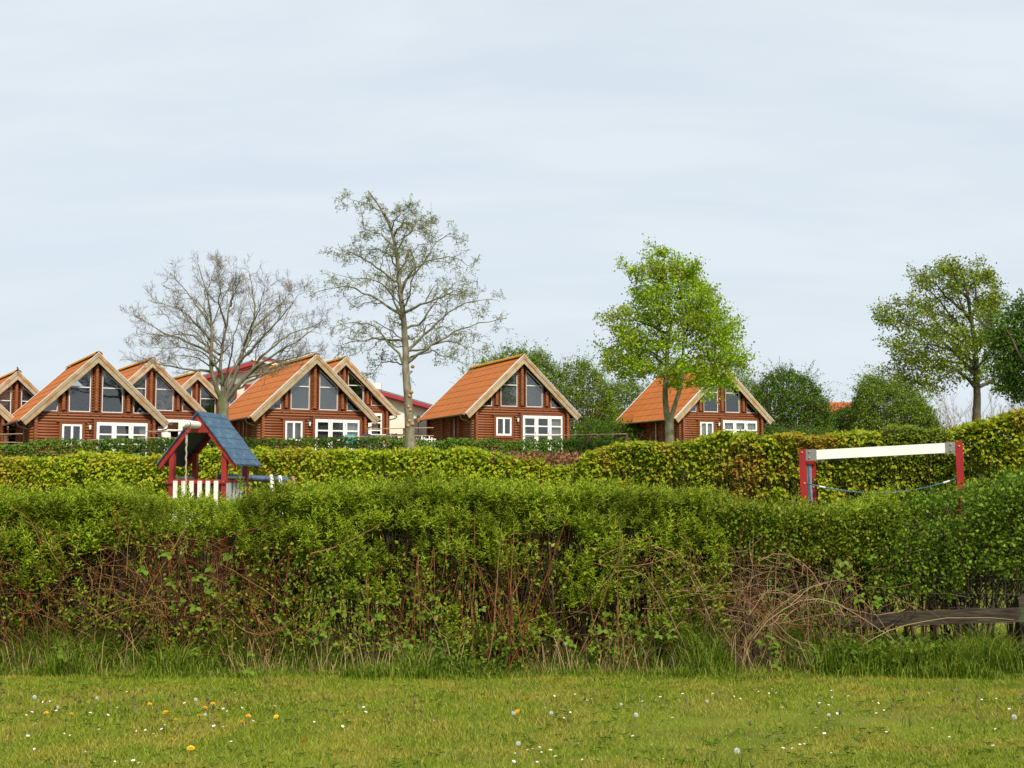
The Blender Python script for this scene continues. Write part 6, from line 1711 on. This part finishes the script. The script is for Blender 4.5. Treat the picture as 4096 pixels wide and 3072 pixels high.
# ------------------------------------------------------------------ flowers in the lawn
def ground_at(px, py):
    v = (CY - py) / FPX; c, s = math.cos(PITCH), math.sin(PITCH); dz = s + v * c; dy_ = c - v * s
    t = -EYE / dz; return (px - CX) / FPX * t, dy_ * t
def disc(mb, r, z, n, tilt=0.0, ring=0.4):
    V = [(0, 0, z)]; F = []
    for i in range(n):
        a = 2 * math.pi * i / n; da = math.pi / n * 0.8
        V += [(r * math.cos(a - da), r * math.sin(a - da), z + tilt), (r * math.cos(a + da), r * math.sin(a + da), z + tilt)]
        F.append((0, 1 + 2 * i, 2 + 2 * i))
    return mb.add(V, F)
dm = MB(); disc(dm, 0.013, 0.0, 12, 0.003); nf = len(dm.f); dm.ball((0, 0, 0.001), 0.0045, 8, 4, (1, 1, 0.6)); nf2 = len(dm.f); dm.tube([(0, 0, -0.055), (0, 0, 0)], 0.0012, 4)
DAISY = dm.mesh("daisy", ["petal_white", "petal_yellow", "flower_stem"]); DAISY.polygons.foreach_set("material_index", [0] * nf + [1] * (nf2 - nf) + [2] * (len(dm.f) - nf2))
ym = MB(); disc(ym, 0.022, 0.0, 20, 0.002); disc(ym, 0.017, 0.004, 16, 0.004); disc(ym, 0.010, 0.008, 12, 0.005)
DAND = ym.mesh("flower_head", "petal_yellow"); STEM = MB().tube([(0, 0, -0.09), (0.004, 0, -0.04), (0, 0, 0)], 0.0022, 5).mesh("stem", "flower_stem")
fl = MB()
for i in range(70):
    zz = 1 - 2 * (i + 0.5) / 70; rr = math.sqrt(1 - zz * zz); a = i * 2.39996
    d = Vector((rr * math.cos(a), rr * math.sin(a), zz)); q = d * 0.018; t_ = d.orthogonal().normalized() * 0.0022; u_ = d.cross(t_).normalized() * 0.0022
    fl.add([d * 0.004, q + t_, q + u_, q - t_, q - u_], [(0, 1, 2), (0, 2, 3), (0, 3, 4), (0, 4, 1), (1, 2, 3, 4)])
FLUFF = fl.mesh("seed_head", "seed_fluff")
BUD = MB().tube([(0, 0, 0), (0, 0, 0.008), (0, 0, 0.02)], [0.004, 0.0065, 0.003], 6).mesh("seed_bud", "bud_dark"); BSTEM = MB().tube([(0, 0, -0.11), (0.006, 0.002, -0.05), (0, 0, 0)], 0.0018, 4).mesh("stem", "flower_stem")
def flower(name, cat, label, group, head, stem, px, py, hgt, tilt=0.3, hn="flower_head", sc=1.0):
    x, y = ground_at(px, py); y = min(y, 10.7)
    t = thing(name, label, cat, (x, y, 0.0), random.random() * 6, group)
    ho = link(hn, head, t, (0, 0, hgt), (random.uniform(-tilt, tilt) + 0.25, random.uniform(-tilt, tilt), 0), (sc,) * 3); link("stem", stem, t, (0, 0, hgt))
    return t
c7 = lambda x, y: (x / 1.58, 2600 + y / 1.58); c8 = lambda x, y: (2000 + x / 1.58, 2600 + y / 1.58)
yel = [c7(*p) for p in ((290, 430), (945, 372), (955, 435), (1045, 425), (1065, 440), (1295, 392), (1345, 377), (1260, 447), (1370, 457), (1110, 482), (1085, 620), (1218, 593), (1175, 620), (1205, 665), (1918, 605), (1570, 450), (1745, 450), (1530, 490), (2200, 433), (285, 350), (450, 435), (40, 605))] + [c8(175, 348), c8(110, 418)]
for px, py in yel: flower("dandelion", "flower", "yellow dandelion flower in the foreground lawn", "yellow dandelions in the lawn", DAND, STEM, px, py + 14, 0.05 + 0.02 * random.random(), 0.5, sc=0.7 + 0.45 * random.random())
fl_ = [c7(*p) for p in ((1235, 345), (610, 325), (1295, 435), (215, 343), (360, 398))] + [c8(*p) for p in ((765, 380), (1310, 370), (85, 430), (860, 465), (115, 658), (1500, 710), (325, 448), (2080, 440))] + [(4060, 2895)]
for px, py in fl_: flower("dandelion_clock", "flower", "grey dandelion seed head standing in the lawn", "dandelion seed heads in the lawn", FLUFF, BSTEM, px, py + 45, 0.10 + 0.03 * random.random(), 0.2, "seed_head", 0.55 + 0.4 * random.random())
nb = 0
while nb < 90:
    px, py = random.uniform(0, 4096), random.gauss(2835, 38)
    if not 2740 < py < 2990 or random.random() > (1.0 if px < 1700 else 0.45): continue
    flower("faded_dandelion", "flower", "dark closed dandelion bud on a reddish stalk in the lawn", "closed dandelion buds in the lawn", BUD, BSTEM, px, py + 30, 0.07 + 0.05 * random.random(), 0.3, "seed_bud", 1.0 + 0.5 * random.random()); nb += 1
DC = [(c8(*p)) for p in ((235, 315), (345, 310), (300, 325), (440, 340), (550, 332), (580, 328), (475, 297), (890, 302), (900, 340), (985, 335), (1155, 300), (1285, 262), (1330, 280), (1345, 293), (1523, 262), (1480, 312), (1520, 330), (1620, 266), (1635, 285), (1720, 262), (1700, 290), (1745, 285), (1870, 325), (1795, 295), (2020, 355), (2095, 365), (2155, 367), (2180, 390), (2100, 320), (945, 410), (545, 405), (285, 385), (265, 435), (390, 418), (445, 412), (1090, 450), (1820, 448), (1915, 432), (2010, 443), (1705, 525), (2025, 542), (175, 655), (207, 652), (250, 648), (275, 646), (320, 668), (262, 672), (95, 690), (88, 735), (350, 708), (520, 728), (535, 733), (235, 742), (695, 742), (500, 618), (545, 617), (1030, 727), (1092, 713), (1790, 650), (1800, 657), (1830, 620), (1848, 652), (1897, 627), (1925, 628), (1970, 648), (2095, 682), (840, 577), (962, 628), (575, 200), (1293, 188))]
DC += [c7(*p) for p in ((800, 285), (1485, 285), (215, 343), (315, 340), (355, 400), (1015, 362), (1105, 412), (1035, 462), (1200, 432), (1330, 428), (1435, 410), (1410, 398), (1540, 468), (1600, 478), (1655, 487), (1690, 490), (1800, 497), (1885, 446), (1915, 438), (1920, 488), (1985, 483), (2165, 510), (1735, 378), (1755, 396), (1635, 360), (1690, 360), (2130, 363), (1115, 513), (1250, 515), (1330, 498), (1350, 505), (1410, 510), (1040, 500), (905, 498), (1020, 530), (860, 545), (625, 523), (595, 512), (235, 615), (285, 610), (215, 662), (540, 672), (440, 570), (460, 548), (405, 557), (725, 732), (795, 737), (840, 738), (875, 742), (1240, 703), (1460, 610), (1565, 577), (1415, 667), (200, 415), (165, 430), (570, 418), (680, 440), (740, 380), (1165, 360), (1335, 195), (1760, 203))]
for _ in range(60):
    DC.append((random.uniform(0, 4096) if random.random() < 0.4 else random.uniform(3050, 4096), min(3060, max(2770, random.gauss(2850, 60)))))
for i, (px, py) in enumerate(DC):
    x, y = ground_at(px, py + 16)
    o = link("daisy", DAISY, None, (x, min(y, 10.7), 0.045 + 0.012 * random.random()), (random.uniform(0.0, 0.6), random.uniform(-0.3, 0.3), random.random() * 6), (0.42 + 0.45 * random.random(),) * 3)
    tag(o, "tiny white daisy in the foreground lawn", "flower", "white daisies in the lawn")
